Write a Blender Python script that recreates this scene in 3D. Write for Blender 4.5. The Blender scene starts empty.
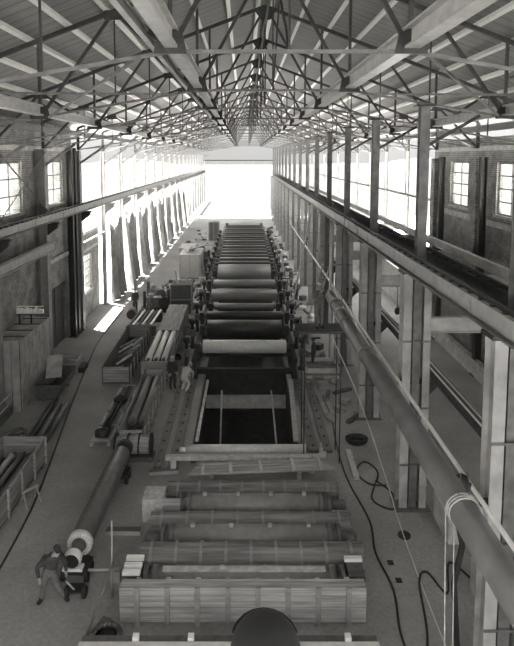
import bpy, bmesh, math, random
from mathutils import Vector, Matrix
random.seed(7)
S = bpy.context.scene
COL = S.collection
PI = math.pi

# ------------------------------------------------------------------ camera
cam_d = bpy.data.cameras.new('camera'); cam = bpy.data.objects.new('camera', cam_d); COL.objects.link(cam)
S.camera = cam
cam.location = (0, 0, 12)
cam.rotation_euler = (PI/2 - math.atan(.091), 0, 0)
cam_d.sensor_fit = 'VERTICAL'; cam_d.sensor_height = 36
cam_d.lens = 560/646*36
cam_d.shift_x = (257-244)/646; cam_d.shift_y = -(323-208)/646
cam_d.clip_end = 1500; cam_d.clip_start = .1

# ------------------------------------------------------------------ light
W = bpy.data.worlds.new('World'); S.world = W; W.use_nodes = True
# bright overcast sky, about three times brighter overhead than at the horizon
_N = W.node_tree.nodes; _L = W.node_tree.links; _bg = _N['Background']
_tc = _N.new('ShaderNodeTexCoord'); _sx = _N.new('ShaderNodeSeparateXYZ'); _rp = _N.new('ShaderNodeValToRGB')
_L.new(_tc.outputs['Generated'], _sx.inputs[0]); _L.new(_sx.outputs[2], _rp.inputs[0])
_rp.color_ramp.elements[0].position = 0; _rp.color_ramp.elements[0].color = (.13, .129, .126, 1)
_rp.color_ramp.elements[1].position = .8; _rp.color_ramp.elements[1].color = (1, .99, .97, 1)
_e = _rp.color_ramp.elements.new(.12); _e.color = (.19, .188, .184, 1)
_L.new(_rp.outputs[0], _bg.inputs[0]); _bg.inputs[1].default_value = 1.0
sd = bpy.data.lights.new('sun', 'SUN'); sd.energy = 14.0; sd.angle = math.radians(1.5); sd.color = (1, .99, .97)
sun = bpy.data.objects.new('sun', sd); COL.objects.link(sun); sun.location = (-40, 30, 60)
sun.rotation_euler = Vector((-.20, .12, 1)).to_track_quat('Z', 'Y').to_euler()
S.view_settings.view_transform = 'Standard'; S.view_settings.look = 'None'
S.view_settings.exposure = 2.65; S.view_settings.gamma = 1.0
try: S.view_settings.use_curve_mapping = False
except Exception: pass
S.render.film_transparent = False
S.cycles.max_bounces = 8; S.cycles.diffuse_bounces = 5; S.cycles.use_denoising = True

# ------------------------------------------------------------------ materials
def mat(name, v, rough=.7, metal=0, kind=None, scale=3.0, amt=.25, bump=.0, tint=(1, .985, .955)):
    m = bpy.data.materials.new(name); m.use_nodes = True
    nt = m.node_tree; N = nt.nodes; L = nt.links
    b = N['Principled BSDF']; b.inputs['Roughness'].default_value = rough; b.inputs['Metallic'].default_value = metal
    def g(x): return (max(0, x)*tint[0], max(0, x)*tint[1], max(0, x)*tint[2], 1)
    tc = N.new('ShaderNodeTexCoord')
    no = N.new('ShaderNodeTexNoise'); no.inputs['Scale'].default_value = scale; no.inputs['Detail'].default_value = 8
    L.new(tc.outputs['Object'], no.inputs['Vector'])
    r = N.new('ShaderNodeValToRGB'); r.color_ramp.elements[0].position = .3; r.color_ramp.elements[1].position = .7
    r.color_ramp.elements[0].color = g(v*(1-amt)); r.color_ramp.elements[1].color = g(v*(1+amt))
    L.new(no.outputs['Fac'], r.inputs[0]); out = r.outputs[0]
    hsrc = no.outputs['Fac']
    if kind in ('planks', 'planks_y', 'roof', 'stave'):
        mp = N.new('ShaderNodeMapping'); L.new(tc.outputs['Object'], mp.inputs[0])
        n2 = N.new('ShaderNodeTexNoise'); n2.inputs['Scale'].default_value = 2; n2.inputs['Detail'].default_value = 6
        w = N.new('ShaderNodeTexWave'); w.wave_type = 'BANDS'; w.wave_profile = 'SAW'
        if kind == 'planks':      # planks run along X
            mp.inputs['Scale'].default_value = (.4, 5, 5); w.bands_direction = 'Z'; w.inputs['Scale'].default_value = 2.0
        elif kind == 'planks_y':
            mp.inputs['Scale'].default_value = (5, .4, 5); w.bands_direction = 'Z'; w.inputs['Scale'].default_value = 1.1
        elif kind == 'roof':
            mp.inputs['Scale'].default_value = (.3, 3, .3); w.bands_direction = 'Y'; w.inputs['Scale'].default_value = .52
        elif kind == 'stave':
            mp.inputs['Scale'].default_value = (.35, 4, 4); w.bands_direction = 'X'; w.inputs['Scale'].default_value = .01
        w.inputs['Distortion'].default_value = 0
        L.new(tc.outputs['Object'], w.inputs['Vector']); L.new(mp.outputs[0], n2.inputs['Vector'])
        r2 = N.new('ShaderNodeValToRGB'); r2.color_ramp.elements[0].position = .0; r2.color_ramp.elements[1].position = .12
        r2.color_ramp.elements[0].color = (.12, .12, .12, 1); r2.color_ramp.elements[1].color = (1, 1, 1, 1)
        L.new(w.outputs['Fac'], r2.inputs[0])
        mx = N.new('ShaderNodeMix'); mx.data_type = 'RGBA'; mx.blend_type = 'MULTIPLY'; mx.inputs[0].default_value = 0 if kind == 'stave' else .8
        r3 = N.new('ShaderNodeValToRGB'); r3.color_ramp.elements[0].position = .35; r3.color_ramp.elements[1].position = .65
        r3.color_ramp.elements[0].color = g(v*(1-amt)); r3.color_ramp.elements[1].color = g(v*(1+amt))
        L.new(n2.outputs['Fac'], r3.inputs[0])
        L.new(r3.outputs[0], mx.inputs[6]); L.new(r2.outputs[0], mx.inputs[7]); out = mx.outputs[2]; hsrc = w.outputs['Fac']
    if kind == 'brick':
        br = N.new('ShaderNodeTexBrick'); mp = N.new('ShaderNodeMapping'); L.new(tc.outputs['Object'], mp.inputs[0])
        sx = N.new('ShaderNodeSeparateXYZ'); cx = N.new('ShaderNodeCombineXYZ'); L.new(mp.outputs[0], sx.inputs[0])
        ad = N.new('ShaderNodeMath'); ad.operation = 'ADD'; L.new(sx.outputs[0], ad.inputs[0]); L.new(sx.outputs[1], ad.inputs[1])
        L.new(ad.outputs[0], cx.inputs[0]); L.new(sx.outputs[2], cx.inputs[1]); L.new(cx.outputs[0], br.inputs['Vector'])
        br.inputs['Scale'].default_value = 1.9; br.inputs['Brick Width'].default_value = .55; br.inputs['Row Height'].default_value = .22
        br.inputs['Mortar Size'].default_value = .028; br.inputs['Mortar'].default_value = g(v*1.7)
        br.inputs['Color1'].default_value = g(v*.75); br.inputs['Color2'].default_value = g(v*1.2)
        mx = N.new('ShaderNodeMix'); mx.data_type = 'RGBA'; mx.blend_type = 'MULTIPLY'; mx.inputs[0].default_value = .6
        n2 = N.new('ShaderNodeTexNoise'); n2.inputs['Scale'].default_value = 1.2; n2.inputs['Detail'].default_value = 10
        L.new(tc.outputs['Object'], n2.inputs['Vector'])
        r2 = N.new('ShaderNodeValToRGB'); r2.color_ramp.elements[0].position = .4; r2.color_ramp.elements[1].position = .62
        r2.color_ramp.elements[0].color = (.55, .55, .55, 1); r2.color_ramp.elements[1].color = (1.3, 1.3, 1.3, 1)
        L.new(n2.outputs['Fac'], r2.inputs[0]); L.new(br.outputs['Color'], mx.inputs[6]); L.new(r2.outputs[0], mx.inputs[7]); out = mx.outputs[2]
    if kind == 'floor':
        n2 = N.new('ShaderNodeTexNoise'); n2.inputs['Scale'].default_value = .22; n2.inputs['Detail'].default_value = 9; n2.inputs['Roughness'].default_value = .6
        L.new(tc.outputs['Object'], n2.inputs['Vector'])
        r2 = N.new('ShaderNodeValToRGB'); r2.color_ramp.elements[0].position = .35; r2.color_ramp.elements[1].position = .68
        r2.color_ramp.elements[0].color = (.7, .7, .7, 1); r2.color_ramp.elements[1].color = (1.15, 1.15, 1.15, 1)
        L.new(n2.outputs['Fac'], r2.inputs[0])
        mx = N.new('ShaderNodeMix'); mx.data_type = 'RGBA'; mx.blend_type = 'MULTIPLY'; mx.inputs[0].default_value = 1
        L.new(out, mx.inputs[6]); L.new(r2.outputs[0], mx.inputs[7]); out = mx.outputs[2]
    L.new(out, b.inputs['Base Color'])
    if bump:
        bp = N.new('ShaderNodeBump'); bp.inputs['Strength'].default_value = bump; bp.inputs['Distance'].default_value = .03
        L.new(hsrc, bp.inputs['Height']); L.new(bp.outputs[0], b.inputs['Normal'])
    return m

M = dict(
    floor=mat('concrete_floor', .31, .85, kind='floor', scale=9, amt=.14, bump=.15),
    pitwall=mat('shade_dark_pit_wall', .05, .9, amt=.3),  # deep shade of the pit put into its wall and floor colour
    colgrey=mat('grey_column_paint', .26, .5, amt=.2, scale=3),
    felt=mat('dark_felt', .008, .95, amt=.2),
    ground=mat('pale_ground', .62, .95, scale=.3, amt=.15),
    yard=mat('darkened_yard_ground', .021, .95, scale=.12, amt=.45),  # far ground darkened in colour so it does not clip in sunlight
    brick=mat('grey_brick', .23, .9, kind='brick'),
    concrete=mat('pale_concrete', .5, .85, scale=2.5, amt=.25),
    roof=mat('roof_boards', .19, .8, kind='roof', amt=.12),
    purlin=mat('pale_purlin', .7, .6, amt=.08, scale=5),
    steel=mat('dark_steel', .035, .55, .2, amt=.35, scale=6),
    steelmid=mat('grey_steel', .14, .5, .2, amt=.3, scale=4),
    steellight=mat('pale_primed_steel', .36, .55, amt=.3, scale=1.8),
    girder=mat('girder_paint', .34, .45, amt=.2, scale=3),
    roll=mat('roll_shell', .22, .42, .3, amt=.12, scale=7),
    rollshade=mat('worn_roll_shell', .14, .4, .3, amt=.2, scale=5),
    rolldark=mat('dark_roll_shell', .065, .35, .4, amt=.2, scale=7),
    rollpale=mat('pale_roll_shell', .62, .4, .1, amt=.1, scale=7),
    paper=mat('wrapping_paper', .22, .38, amt=.15, scale=4),
    wood=mat('crate_planks', .34, .8, kind='planks', amt=.3, bump=.2),
    woodband=mat('band_timber', .26, .8, amt=.2, scale=6),
    woody=mat('crate_planks_long', .24, .8, kind='planks_y', amt=.3, bump=.2),
    stave=mat('stave_wood', .19, .8, kind='stave', amt=.35),
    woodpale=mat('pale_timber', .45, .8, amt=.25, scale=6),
    wooddark=mat('dark_timber', .09, .85, amt=.35, scale=6),
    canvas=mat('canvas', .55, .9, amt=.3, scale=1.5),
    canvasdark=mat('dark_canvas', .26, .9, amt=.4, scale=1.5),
    white=mat('white_paint', .8, .5, amt=.05),
    black=mat('black_rubber', .02, .7, amt=.3),
    skin=mat('skin', .35, .6, amt=.05),
    cloth=mat('dark_work_cloth', .05, .9, amt=.3, scale=9),
    clothmid=mat('grey_work_cloth', .14, .9, amt=.3, scale=9),
    clothpale=mat('pale_work_cloth', .5, .9, amt=.15, scale=9),
    pipe=mat('big_pipe_paint', .12, .38, .1, amt=.22, scale=2),
    rubble=mat('rubble', .2, .95, amt=.5, scale=12),
    tree=mat('far_leaves', .022, .95, amt=.4, scale=.3),
)
gm = bpy.data.materials.new('window_glass'); gm.use_nodes = True
_n = gm.node_tree.nodes; _n.clear()
_o = _n.new('ShaderNodeOutputMaterial'); _t = _n.new('ShaderNodeBsdfTransparent'); _g = _n.new('ShaderNodeBsdfGlossy'); _m = _n.new('ShaderNodeMixShader')
_t.inputs[0].default_value = (.92, .92, .9, 1); _g.inputs['Roughness'].default_value = .1; _m.inputs[0].default_value = .06
gm.node_tree.links.new(_t.outputs[0], _m.inputs[1]); gm.node_tree.links.new(_g.outputs[0], _m.inputs[2]); gm.node_tree.links.new(_m.outputs[0], _o.inputs[0])
M['glass'] = gm

# ------------------------------------------------------------------ mesh builder
class MB:
    def __init__(s): s.v = []; s.f = []; s.sm = []
    def box(s, x0, x1, y0, y1, z0, z1):
        i = len(s.v)
        s.v += [(x0,y0,z0),(x1,y0,z0),(x1,y1,z0),(x0,y1,z0),(x0,y0,z1),(x1,y0,z1),(x1,y1,z1),(x0,y1,z1)]
        for q in ((0,3,2,1),(4,5,6,7),(0,1,5,4),(1,2,6,5),(2,3,7,6),(3,0,4,7)): s.f.append(tuple(i+k for k in q)); s.sm.append(0)
        return s
    def frame(s, p, q, up=None):
        p = Vector(p); q = Vector(q); d = (q-p).normalized()
        u = Vector(up) if up else (Vector((0,0,1)) if abs(d.z) < .95 else Vector((0,1,0)))
        a = d.cross(u).normalized(); b = a.cross(d).normalized()
        return p, q, a, b
    def bar(s, p, q, w, h, up=None):
        p, q, a, b = s.frame(p, q, up); i = len(s.v)
        for c in (p, q):
            for (m, n) in ((-1,-1),(1,-1),(1,1),(-1,1)): s.v.append(tuple(c + a*(m*w/2) + b*(n*h/2)))
        for k in ((3,2,1,0),(4,5,6,7),(0,1,5,4),(1,2,6,5),(2,3,7,6),(3,0,4,7)): s.f.append(tuple(i+j for j in k)); s.sm.append(0)
        return s
    def ibeam(s, p, q, w, h, t=.03, up=None):
        p, q, a, b = s.frame(p, q, up)
        s.bar(p+b*(h/2-t/2), q+b*(h/2-t/2), w, t, b); s.bar(p-b*(h/2-t/2), q-b*(h/2-t/2), w, t, b); s.bar(p, q, t, h-2*t, b)
        return s
    def ring(s, c, a, b, r, n):
        for k in range(n): t = 2*PI*k/n; s.v.append(tuple(c + a*(r*math.cos(t)) + b*(r*math.sin(t))))
    def lathe(s, p, q, prof, n=16, cap=True, smooth=1):      # prof: (fraction along, radius)
        p, q, a, b = s.frame(p, q); i0 = len(s.v)
        for (t, r) in prof: s.ring(p+(q-p)*t, a, b, r, n)
        for j in range(len(prof)-1):
            for k in range(n):
                s.f.append((i0+j*n+k, i0+j*n+(k+1)%n, i0+(j+1)*n+(k+1)%n, i0+(j+1)*n+k)); s.sm.append(smooth)
        if cap:
            s.f.append(tuple(i0+k for k in reversed(range(n)))); s.sm.append(0)
            e = i0+(len(prof)-1)*n; s.f.append(tuple(e+k for k in range(n))); s.sm.append(0)
        return s
    def tube(s, p, q, r, n=8, r2=None, cap=True): return s.lathe(p, q, [(0,r),(1,r if r2 is None else r2)], n, cap)
    def path(s, pts, r, n=6):
        pts = [Vector(x) for x in pts]; i0 = len(s.v)
        for j, c in enumerate(pts):
            d = (pts[min(j+1,len(pts)-1)] - pts[max(j-1,0)]).normalized()
            u = Vector((0,0,1)) if abs(d.z) < .9 else Vector((0,1,0)); a = d.cross(u).normalized(); b = a.cross(d)
            s.ring(c, a, b, r, n)
        for j in range(len(pts)-1):
            for k in range(n): s.f.append((i0+j*n+k, i0+j*n+(k+1)%n, i0+(j+1)*n+(k+1)%n, i0+(j+1)*n+k)); s.sm.append(1)
        s.f.append(tuple(i0+k for k in reversed(range(n)))); s.sm.append(0)
        e = i0+(len(pts)-1)*n; s.f.append(tuple(e+k for k in range(n))); s.sm.append(0)
        return s
    def poly(s, pts, d):                # prism: polygon extruded by vector d
        i = len(s.v); n = len(pts); d = Vector(d)
        s.v += [tuple(Vector(p)) for p in pts] + [tuple(Vector(p)+d) for p in pts]
        s.f.append(tuple(i+k for k in reversed(range(n)))); s.f.append(tuple(i+n+k for k in range(n))); s.sm += [0,0]
        for k in range(n): s.f.append((i+k, i+(k+1)%n, i+n+(k+1)%n, i+n+k)); s.sm.append(0)
        return s
    def lump(s, c, rx, ry, rz, seed=0, rough=.25, n=8, m=5):
        rnd = random.Random(seed); i0 = len(s.v); c = Vector(c)
        for j in range(m+1):
            ph = PI*j/m
            for k in range(n):
                t = 2*PI*k/n; e = 1+rnd.uniform(-rough, rough)
                s.v.append((c.x+rx*e*math.sin(ph)*math.cos(t), c.y+ry*e*math.sin(ph)*math.sin(t), c.z+rz*e*math.cos(ph)))
        for j in range(m):
            for k in range(n): s.f.append((i0+j*n+k, i0+(j+1)*n+k, i0+(j+1)*n+(k+1)%n, i0+j*n+(k+1)%n)); s.sm.append(1)
        return s
    def mesh(s, name, m):
        me = bpy.data.meshes.new(name); me.from_pydata(s.v, [], s.f)
        bm = bmesh.new(); bm.from_mesh(me); bmesh.ops.recalc_face_normals(bm, faces=bm.faces)
        bm.to_mesh(me); bm.free()
        me.polygons.foreach_set('use_smooth', [bool(x) for x in s.sm]) if len(me.polygons) == len(s.sm) else None
        me.materials.append(M[m] if isinstance(m, str) else m)
        return me
    def build(s, name, m, parent=None, loc=None):
        o = bpy.data.objects.new(name, s.mesh(name, m)); COL.objects.link(o)
        if parent: o.parent = parent
        if loc: o.location = loc
        return o

def tag(o, label=None, cat=None, group=None, kind=None):
    if label: o['label'] = label
    if cat: o['category'] = cat
    if group: o['group'] = group
    if kind: o['kind'] = kind
    return o
def thing(name, label, cat, loc=(0,0,0), rz=0, group=None):
    o = bpy.data.objects.new(name, None); COL.objects.link(o); o.location = loc; o.rotation_euler = (0,0,rz)
    o.empty_display_size = .2
    return tag(o, label, cat, group)
def struct(mb, name, m, label=None):
    o = mb.build(name, m); o['kind'] = 'structure'
    if label: o['label'] = label; 
    return o
def copy_tree(o, loc=None, rz=None, label=None, group=None, parent=None):
    c = o.copy(); COL.objects.link(c)
    if parent: c.parent = parent
    if loc is not None: c.location = loc
    if rz is not None: c.rotation_euler = (0,0,rz)
    if label: c['label'] = label
    if group: c['group'] = group
    for ch in list(o.children): copy_tree(ch, parent=c)
    return c
ORD = ['nearest','second','third','fourth','fifth','sixth','seventh','eighth','ninth','tenth','eleventh','twelfth','thirteenth','fourteenth','fifteenth','sixteenth','seventeenth','eighteenth','nineteenth','twentieth','twenty-first','twenty-second','twenty-third','twenty-fourth']
def orde(i, ref='the camera'):
    return 'nearest ' + ref if i == 0 else ORD[i] + ' from ' + ref

G0 = 11.7; GP = 6.67                      # column grid along the hall
GY = [G0 + GP*k for k in range(16)]       # 11.7 ... 111.8
YB, YE = -3.0, 112.3
XL, XR, XC = -11.3, 13.15, .93            # walls, ridge
RZ, SL = 18.55, .375
def roofz(x): return RZ - SL*abs(x-XC)
def chordz(x):
    if -1.5 <= x <= 3.4: return 14.15
    return 14.15 - .17*((-1.5-x) if x < 0 else (x-3.4))

# ------------------------------------------------------------------ setting
PX0, PX1, PY0, PY1 = -2.15, 2.35, 22.4, 47.0
b = MB(); b.box(-14, 15.5, YB, PY0, -.3, 0).box(-14, 15.5, PY1, YE+2, -.3, 0).box(-14, PX0, PY0, PY1, -.3, 0).box(PX1, 15.5, PY0, PY1, -.3, 0)
struct(b, 'floor', 'floor')
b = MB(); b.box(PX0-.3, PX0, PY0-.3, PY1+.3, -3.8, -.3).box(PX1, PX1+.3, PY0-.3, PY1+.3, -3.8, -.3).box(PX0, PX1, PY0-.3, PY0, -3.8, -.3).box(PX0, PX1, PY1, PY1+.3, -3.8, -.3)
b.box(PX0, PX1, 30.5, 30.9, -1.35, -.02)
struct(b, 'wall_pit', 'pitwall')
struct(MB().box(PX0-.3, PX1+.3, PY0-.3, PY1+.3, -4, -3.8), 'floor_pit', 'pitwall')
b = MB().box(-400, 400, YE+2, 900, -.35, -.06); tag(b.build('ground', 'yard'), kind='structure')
b = MB(); b.box(-400, -14, YB-60, YE+2, -.35, -.06).box(15.5, 400, YB-60, YE+2, -.35, -.06)
tag(b.build('ground', 'ground'), kind='structure')
# roof
ex0, ex1 = XL-1.2, XR+.75
b = MB()
for (xa, xb) in ((ex0, XC), (XC, ex1)):
    b.poly([(xa, YB, roofz(xa)+.30), (xb, YB, roofz(xb)+.30), (xb, YB, roofz(xb)+.42), (xa, YB, roofz(xa)+.42)], (0, YE-YB, 0))
struct(b, 'ceiling', 'roof')

# brick side walls with window openings; ww = list of (y0,y1,z0,z1)
def wall(name, xa, xb, y0, y1, z0, z1, ho, m='brick'):
    ys = sorted({y0, y1, *[v for h in ho for v in h[:2]]}); zs = sorted({z0, z1, *[v for h in ho for v in h[2:]]})
    b = MB()
    for j in range(len(ys)-1):
        run = None
        for k in range(len(zs)-1):
            ym = (ys[j]+ys[j+1])/2; zm = (zs[k]+zs[k+1])/2
            if any(h[0] < ym < h[1] and h[2] < zm < h[3] for h in ho):
                if run is not None: b.box(xa, xb, ys[j], ys[j+1], run, zs[k]); run = None
            elif run is None: run = zs[k]
        if run is not None: b.box(xa, xb, ys[j], ys[j+1], run, zs[-1])
    return struct(b, name, m)
_wn = [0]
def window(xa, xb, y0, y1, z0, z1, nc, nr, m='white', inner=None):
    _wn[0] += 1; n = 'window_%d' % _wn[0]
    xm = (xa+xb)/2 if abs(xb-xa) < .5 else xb-.15; b = MB(); t = .07
    b.box(xm-t/2, xm+t/2, y0, y0+t, z0, z1).box(xm-t/2, xm+t/2, y1-t, y1, z0, z1).box(xm-t/2, xm+t/2, y0+t, y1-t, z0, z0+t).box(xm-t/2, xm+t/2, y0+t, y1-t, z1-t, z1)
    for i in range(1, nc): yy = y0+(y1-y0)*i/nc; b.box(xm-.025, xm+.025, yy-.035, yy+.035, z0+t, z1-t)
    for i in range(1, nr): zz = z0+(z1-z0)*i/nr; b.box(xm-.02, xm+.02, y0+t, y1-t, zz-.03, zz+.03)
    o = struct(b, n, m)
    MB().box(xm-.006, xm+.006, y0+t, y1-t, z0+t, z1-t).build('pane', 'glass', o)
    s = inner if inner is not None else xb
    MB().box(min(xa, xb)-.06, max(xa, xb)+.06, y0-.12, y1+.12, z0-.16, z0-.01).build('window_sill', 'concrete', o)
    return o
Lx0, Lx1 = -12.4, -11.8
cen = [28.4, 35.05]
hl = [(c-1.4, c+1.4, 9.1, 11.75) for c in (35.05, 28.4, 21.7, 15.0, 8.3, 1.6)] + [(40.3, 42.9, 1.9, 4.7), (33.0, 36.3, 0.0, 3.9)]
wall('wall_left', Lx0, Lx1, YB, 38.4, 0, 14.0, [h for h in hl if h[0] < 38 ])
wall('wall_left_low', Lx0, Lx1, 38.4, 45.07, 0, 6.3, [(40.3, 42.9, 1.9, 4.7)])
for h in hl[:6]: window(Lx0, Lx1, *h, 2, 3, 'steelmid')
window(Lx0, Lx1, 40.3, 42.9, 1.9, 4.7, 4, 5, 'steelmid')
Rx0, Rx1 = 13.45, 13.8
hr = [(c-1.45, c+1.45, 8.95, 11.7) for c in (35.05, 28.4, 21.7, 15.0, 8.3, 1.6)]
wall('wall_right', Rx0, Rx1, YB, 39.6, 0, 13.1, hr)
for h in hr: window(Rx0, Rx1, *h, 2, 4, 'steelmid', Rx0)
# no back wall: unseen end behind the camera left open for fill light
struct(MB().box(-12.05,-11.95,33.0,36.3,0,3.9).box(-11.95,-11.9,34.6,34.7,0,3.9), 'door_shade_1', 'wooddark')  # dark panel filling the doorway in place of its shaded opening
# ledges and copings
struct(MB().box(-11.8, -11.72, YB, 38.2, 12.35, 12.6), 'trim_1', 'concrete')
struct(MB().box(13.33, 13.45, YB, 39.3, 12.35, 12.6), 'trim_2', 'concrete')
struct(MB().box(-11.8, -11.55, 32.1, 38.2, 5.6, 5.85), 'trim_3', 'concrete')
struct(MB().box(-12.43, -11.75, 38.8, 45.2, 6.3, 6.5), 'trim_4', 'concrete')
struct(MB().box(13.25, 13.45, YB, 39.3, 8.3, 8.6), 'trim_5', 'concrete')
struct(MB().box(-12.1, -11.72, 38.8, 45.07, 5.0, 5.2), 'trim_6', 'concrete')
struct(MB().box(12.6, 12.9, 5, 100, 0, .9), 'trim_7', 'concrete')

# brick pilasters along the right wall, left wall
for i, y in enumerate([11.7, 18.4, 25.0, 31.7, 38.6]):
    p = MB().box(12.98, 13.44, y-.35, y+.35, 0, 11.9).build('brick_pilaster', 'brick')
    tag(p, 'grey brick pilaster on right wall, ' + orde(i), 'pilaster', 'brick pilasters of the right wall')
# dark wall stanchions (steel) beside the pilasters
def stanchion(x, y, z1, name, label, s=1, m='steel', group=None):
    t = thing(name, label, 'column', (x, y, 0), 0, group)
    MB().ibeam((0,0,.03), (0,0,z1), .32, .36, .04, up=(1,0,0)).build('shaft', m, t)
    MB().box(-.28,.28,-.25,.25,0,.04).build('base_plate', m, t)
    return t
for i, y in enumerate([38.4]):
    stanchion(-11.4, y-1.75, 12.6, 'wall_stanchion', 'dark steel stanchion at end of left brick wall, nearer of the pair', group='paired stanchions at the left brick wall end')
    stanchion(-11.4, y-.95, 12.6, 'wall_stanchion', 'dark steel stanchion at end of left brick wall, farther of the pair', group='paired stanchions at the left brick wall end')
for i, y in enumerate([22.6, 29.4, 35.7]):
    stanchion(12.8, y+.6, 12.0, 'wall_stanchion', 'dark steel stanchion against right brick wall, ' + orde(i), group='stanchions on the right wall')

# ------------------------------------------------------------------ right column row
def right_column():
    t = thing('crane_column', 'x', 'column')
    for n, x, w, m_, dd in (('shaft', -.33, .28, 'steellight', .5), ('shaft', .0, .26, 'steelmid', .4), ('shaft', .33, .24, 'steellight', .5)):  # middle shaft darkened to stand for the shaded gap between flanges
        MB().ibeam((x,0,.05), (x,0,8.22), w, dd, .03, up=(0,1,0)).build(n, m_, t)
    MB().box(-.6,.58,-.4,.4,0,.06).build('base_plate', 'steelmid', t)
    for z in (1.6, 3.6, 5.9): 
        MB().box(-.47,.44,-.275,-.25,z-.03,z+.03).box(-.47,.44,.25,.275,z-.03,z+.03).build('batten_plate', 'steelmid', t)
    MB().box(-.55,.75,-.3,.3,8.17,8.25).build('cap_plate', 'steel', t)
    MB().poly([(-.55,-.05,4.5),(-.55,-.05,4.35),(1.15,-.05,4.35),(1.15,-.05,4.5)], (0,.1,0)).poly([(.44,-.05,3.9),(.9,-.05,4.35),(.44,-.05,4.35)], (0,.1,0)).build('bracket', 'steel', t)
    MB().ibeam((.1,0,8.25), (.1,0,chordz(5.8)-.1), .3, .32, .04, up=(0,1,0)).build('upper_post', 'steelmid', t)
    MB().box(-.2,.4,-.2,.2,chordz(5.8)-.12,chordz(5.8)-.06).build('seat_plate', 'steel', t)
    MB().bar((.1,0,12.3), (1.9,0,chordz(7.6)-.1), .1, .1).build('knee_brace', 'steel', t)
    return t
c0 = right_column()
for i, y in enumerate([5.03]+GY):
    lb = 'pale built-up steel crane column in right row, ' + orde(max(i-1,0))
    if i == 0: lb = 'pale steel crane column in right row, just beside the camera'
    if i == 0: c0.location = (5.75, y, 0); c0['label'] = lb; c0['group'] = 'crane columns of the right row'
    else: copy_tree(c0, (5.75, y, 0), 0, lb)

def crane_girder(x, y0, y1, zt, label, group, side, m='girder', h=.55):
    t = thing('crane_girder', label, 'girder', (x, y0, zt-h), 0, group)
    L = y1-y0
    MB().box(-.03,.03,0,L,.04,h-.04).build('web', m, t)
    MB().box(-.17,.17,0,L,h-.05,h).build('top_flange', m, t)
    MB().box(-.17,.17,0,L,0,.05).build('bottom_flange', 'steelmid', t)
    MB().box(-.035,.035,0,L,h,h+.11).build('rail', 'steel', t)
    b = MB(); y = .4
    while y < L: b.box(side*.03 if side>0 else -.05, .05 if side>0 else -.03, y-.03, y+.03, .05, h-.05); y += GP/3
    b.build('stiffeners', m, t)['kind'] = 'stuff'
    b = MB(); y = .3
    while y < L: b.box(-.12,.12,y-.05,y+.05,h,h+.05); y += .6
    b.build('rail_clips', 'steel', t)['kind'] = 'stuff'
    return t
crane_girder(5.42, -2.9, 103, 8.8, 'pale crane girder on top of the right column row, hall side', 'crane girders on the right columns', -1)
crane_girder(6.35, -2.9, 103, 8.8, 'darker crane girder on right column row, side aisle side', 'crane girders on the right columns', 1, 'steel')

# aisle framing
for i, y in enumerate(GY[:12]):
    b = MB().ibeam((6.22, y, 6.4), (12.98, y, 6.4), .24, .5, .035)
    tag(b.build('aisle_beam', 'steellight'), 'pale cross beam of right side aisle, ' + orde(i), 'beam', 'cross beams of the side aisle')
tag(MB().ibeam((11.5, 5, 6.9), (11.5, 102, 6.9), .22, .45, .035).build('aisle_edge_beam', 'steellight'), 'long pale edge beam resting on the side aisle cross beams', 'beam')
# pipe runs along the right columns
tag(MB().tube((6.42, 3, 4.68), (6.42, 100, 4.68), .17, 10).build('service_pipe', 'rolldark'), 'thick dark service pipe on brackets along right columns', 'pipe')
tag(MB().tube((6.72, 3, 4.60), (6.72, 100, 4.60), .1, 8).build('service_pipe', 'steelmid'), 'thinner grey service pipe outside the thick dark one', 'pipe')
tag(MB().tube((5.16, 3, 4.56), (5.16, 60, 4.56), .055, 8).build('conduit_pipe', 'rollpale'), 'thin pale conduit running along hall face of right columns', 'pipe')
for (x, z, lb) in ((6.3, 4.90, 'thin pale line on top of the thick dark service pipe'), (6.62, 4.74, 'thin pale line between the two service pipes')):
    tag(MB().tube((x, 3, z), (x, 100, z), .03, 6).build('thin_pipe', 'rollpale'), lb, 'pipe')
# ------------------------------------------------------------------ left row
def left_column(mt, cw=.55, dw=.5):
    t = thing('crane_column', 'x', 'column')
    MB().ibeam((0,0,.05), (0,0,chordz(XL)-.05), .42 if dw is None else dw, cw, .04, up=(1,0,0)).build('shaft', mt, t)
    MB().box(-.35,.35,-.35,.35,0,.06).build('base_plate', 'steelmid', t)
    MB().box(.1,.92,-.14,.14,8.2,8.3).poly([(.2,-.1,7.5),(.85,-.1,8.0),(.85,-.1,8.2),(.2,-.1,8.2)], (0,.2,0)).build('crane_bracket', 'steel', t)
    MB().bar((.15,0,11.5), (1.95,0,chordz(-9.3)-.1), .14, .14).build('knee_brace', 'steelmid', t)
    return t
lc = left_column('colgrey')
lys = [5.03]+GY+[GY[-1]+GP*k for k in range(1,7)]
lc2 = None
for i, y in enumerate(lys):
    lb = ('grey steel crane column in left row, ' + orde(max(i-1,0))) if i else 'grey steel crane column in left row, just beside the camera'
    if i == 0: lc.location = (-11.45, y, 0); lc['label'] = lb; lc['group'] = 'crane columns of the left row'
    elif y < 40: copy_tree(lc, (-11.45, y, 0), 0, lb)
    elif lc2 is None:
        lc2 = left_column('steellight', .3, .34); lc2.location = (-11.35, y, 0); lc2['label'] = lb.replace('grey', 'pale'); lc2['group'] = 'crane columns of the left row'  # far columns paler and slimmer: backlight glare put into their colour
    else: copy_tree(lc2, (-11.35, y, 0), 0, lb.replace('grey', 'pale'))
crane_girder(-10.75, -2.9, 151.5, 8.85, 'pale crane girder along the whole left column row', 'left crane girder', 1, h=.45)
bpy.data.objects['crane_girder.002'].pop('group', None) if 'crane_girder.002' in bpy.data.objects else None
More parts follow.
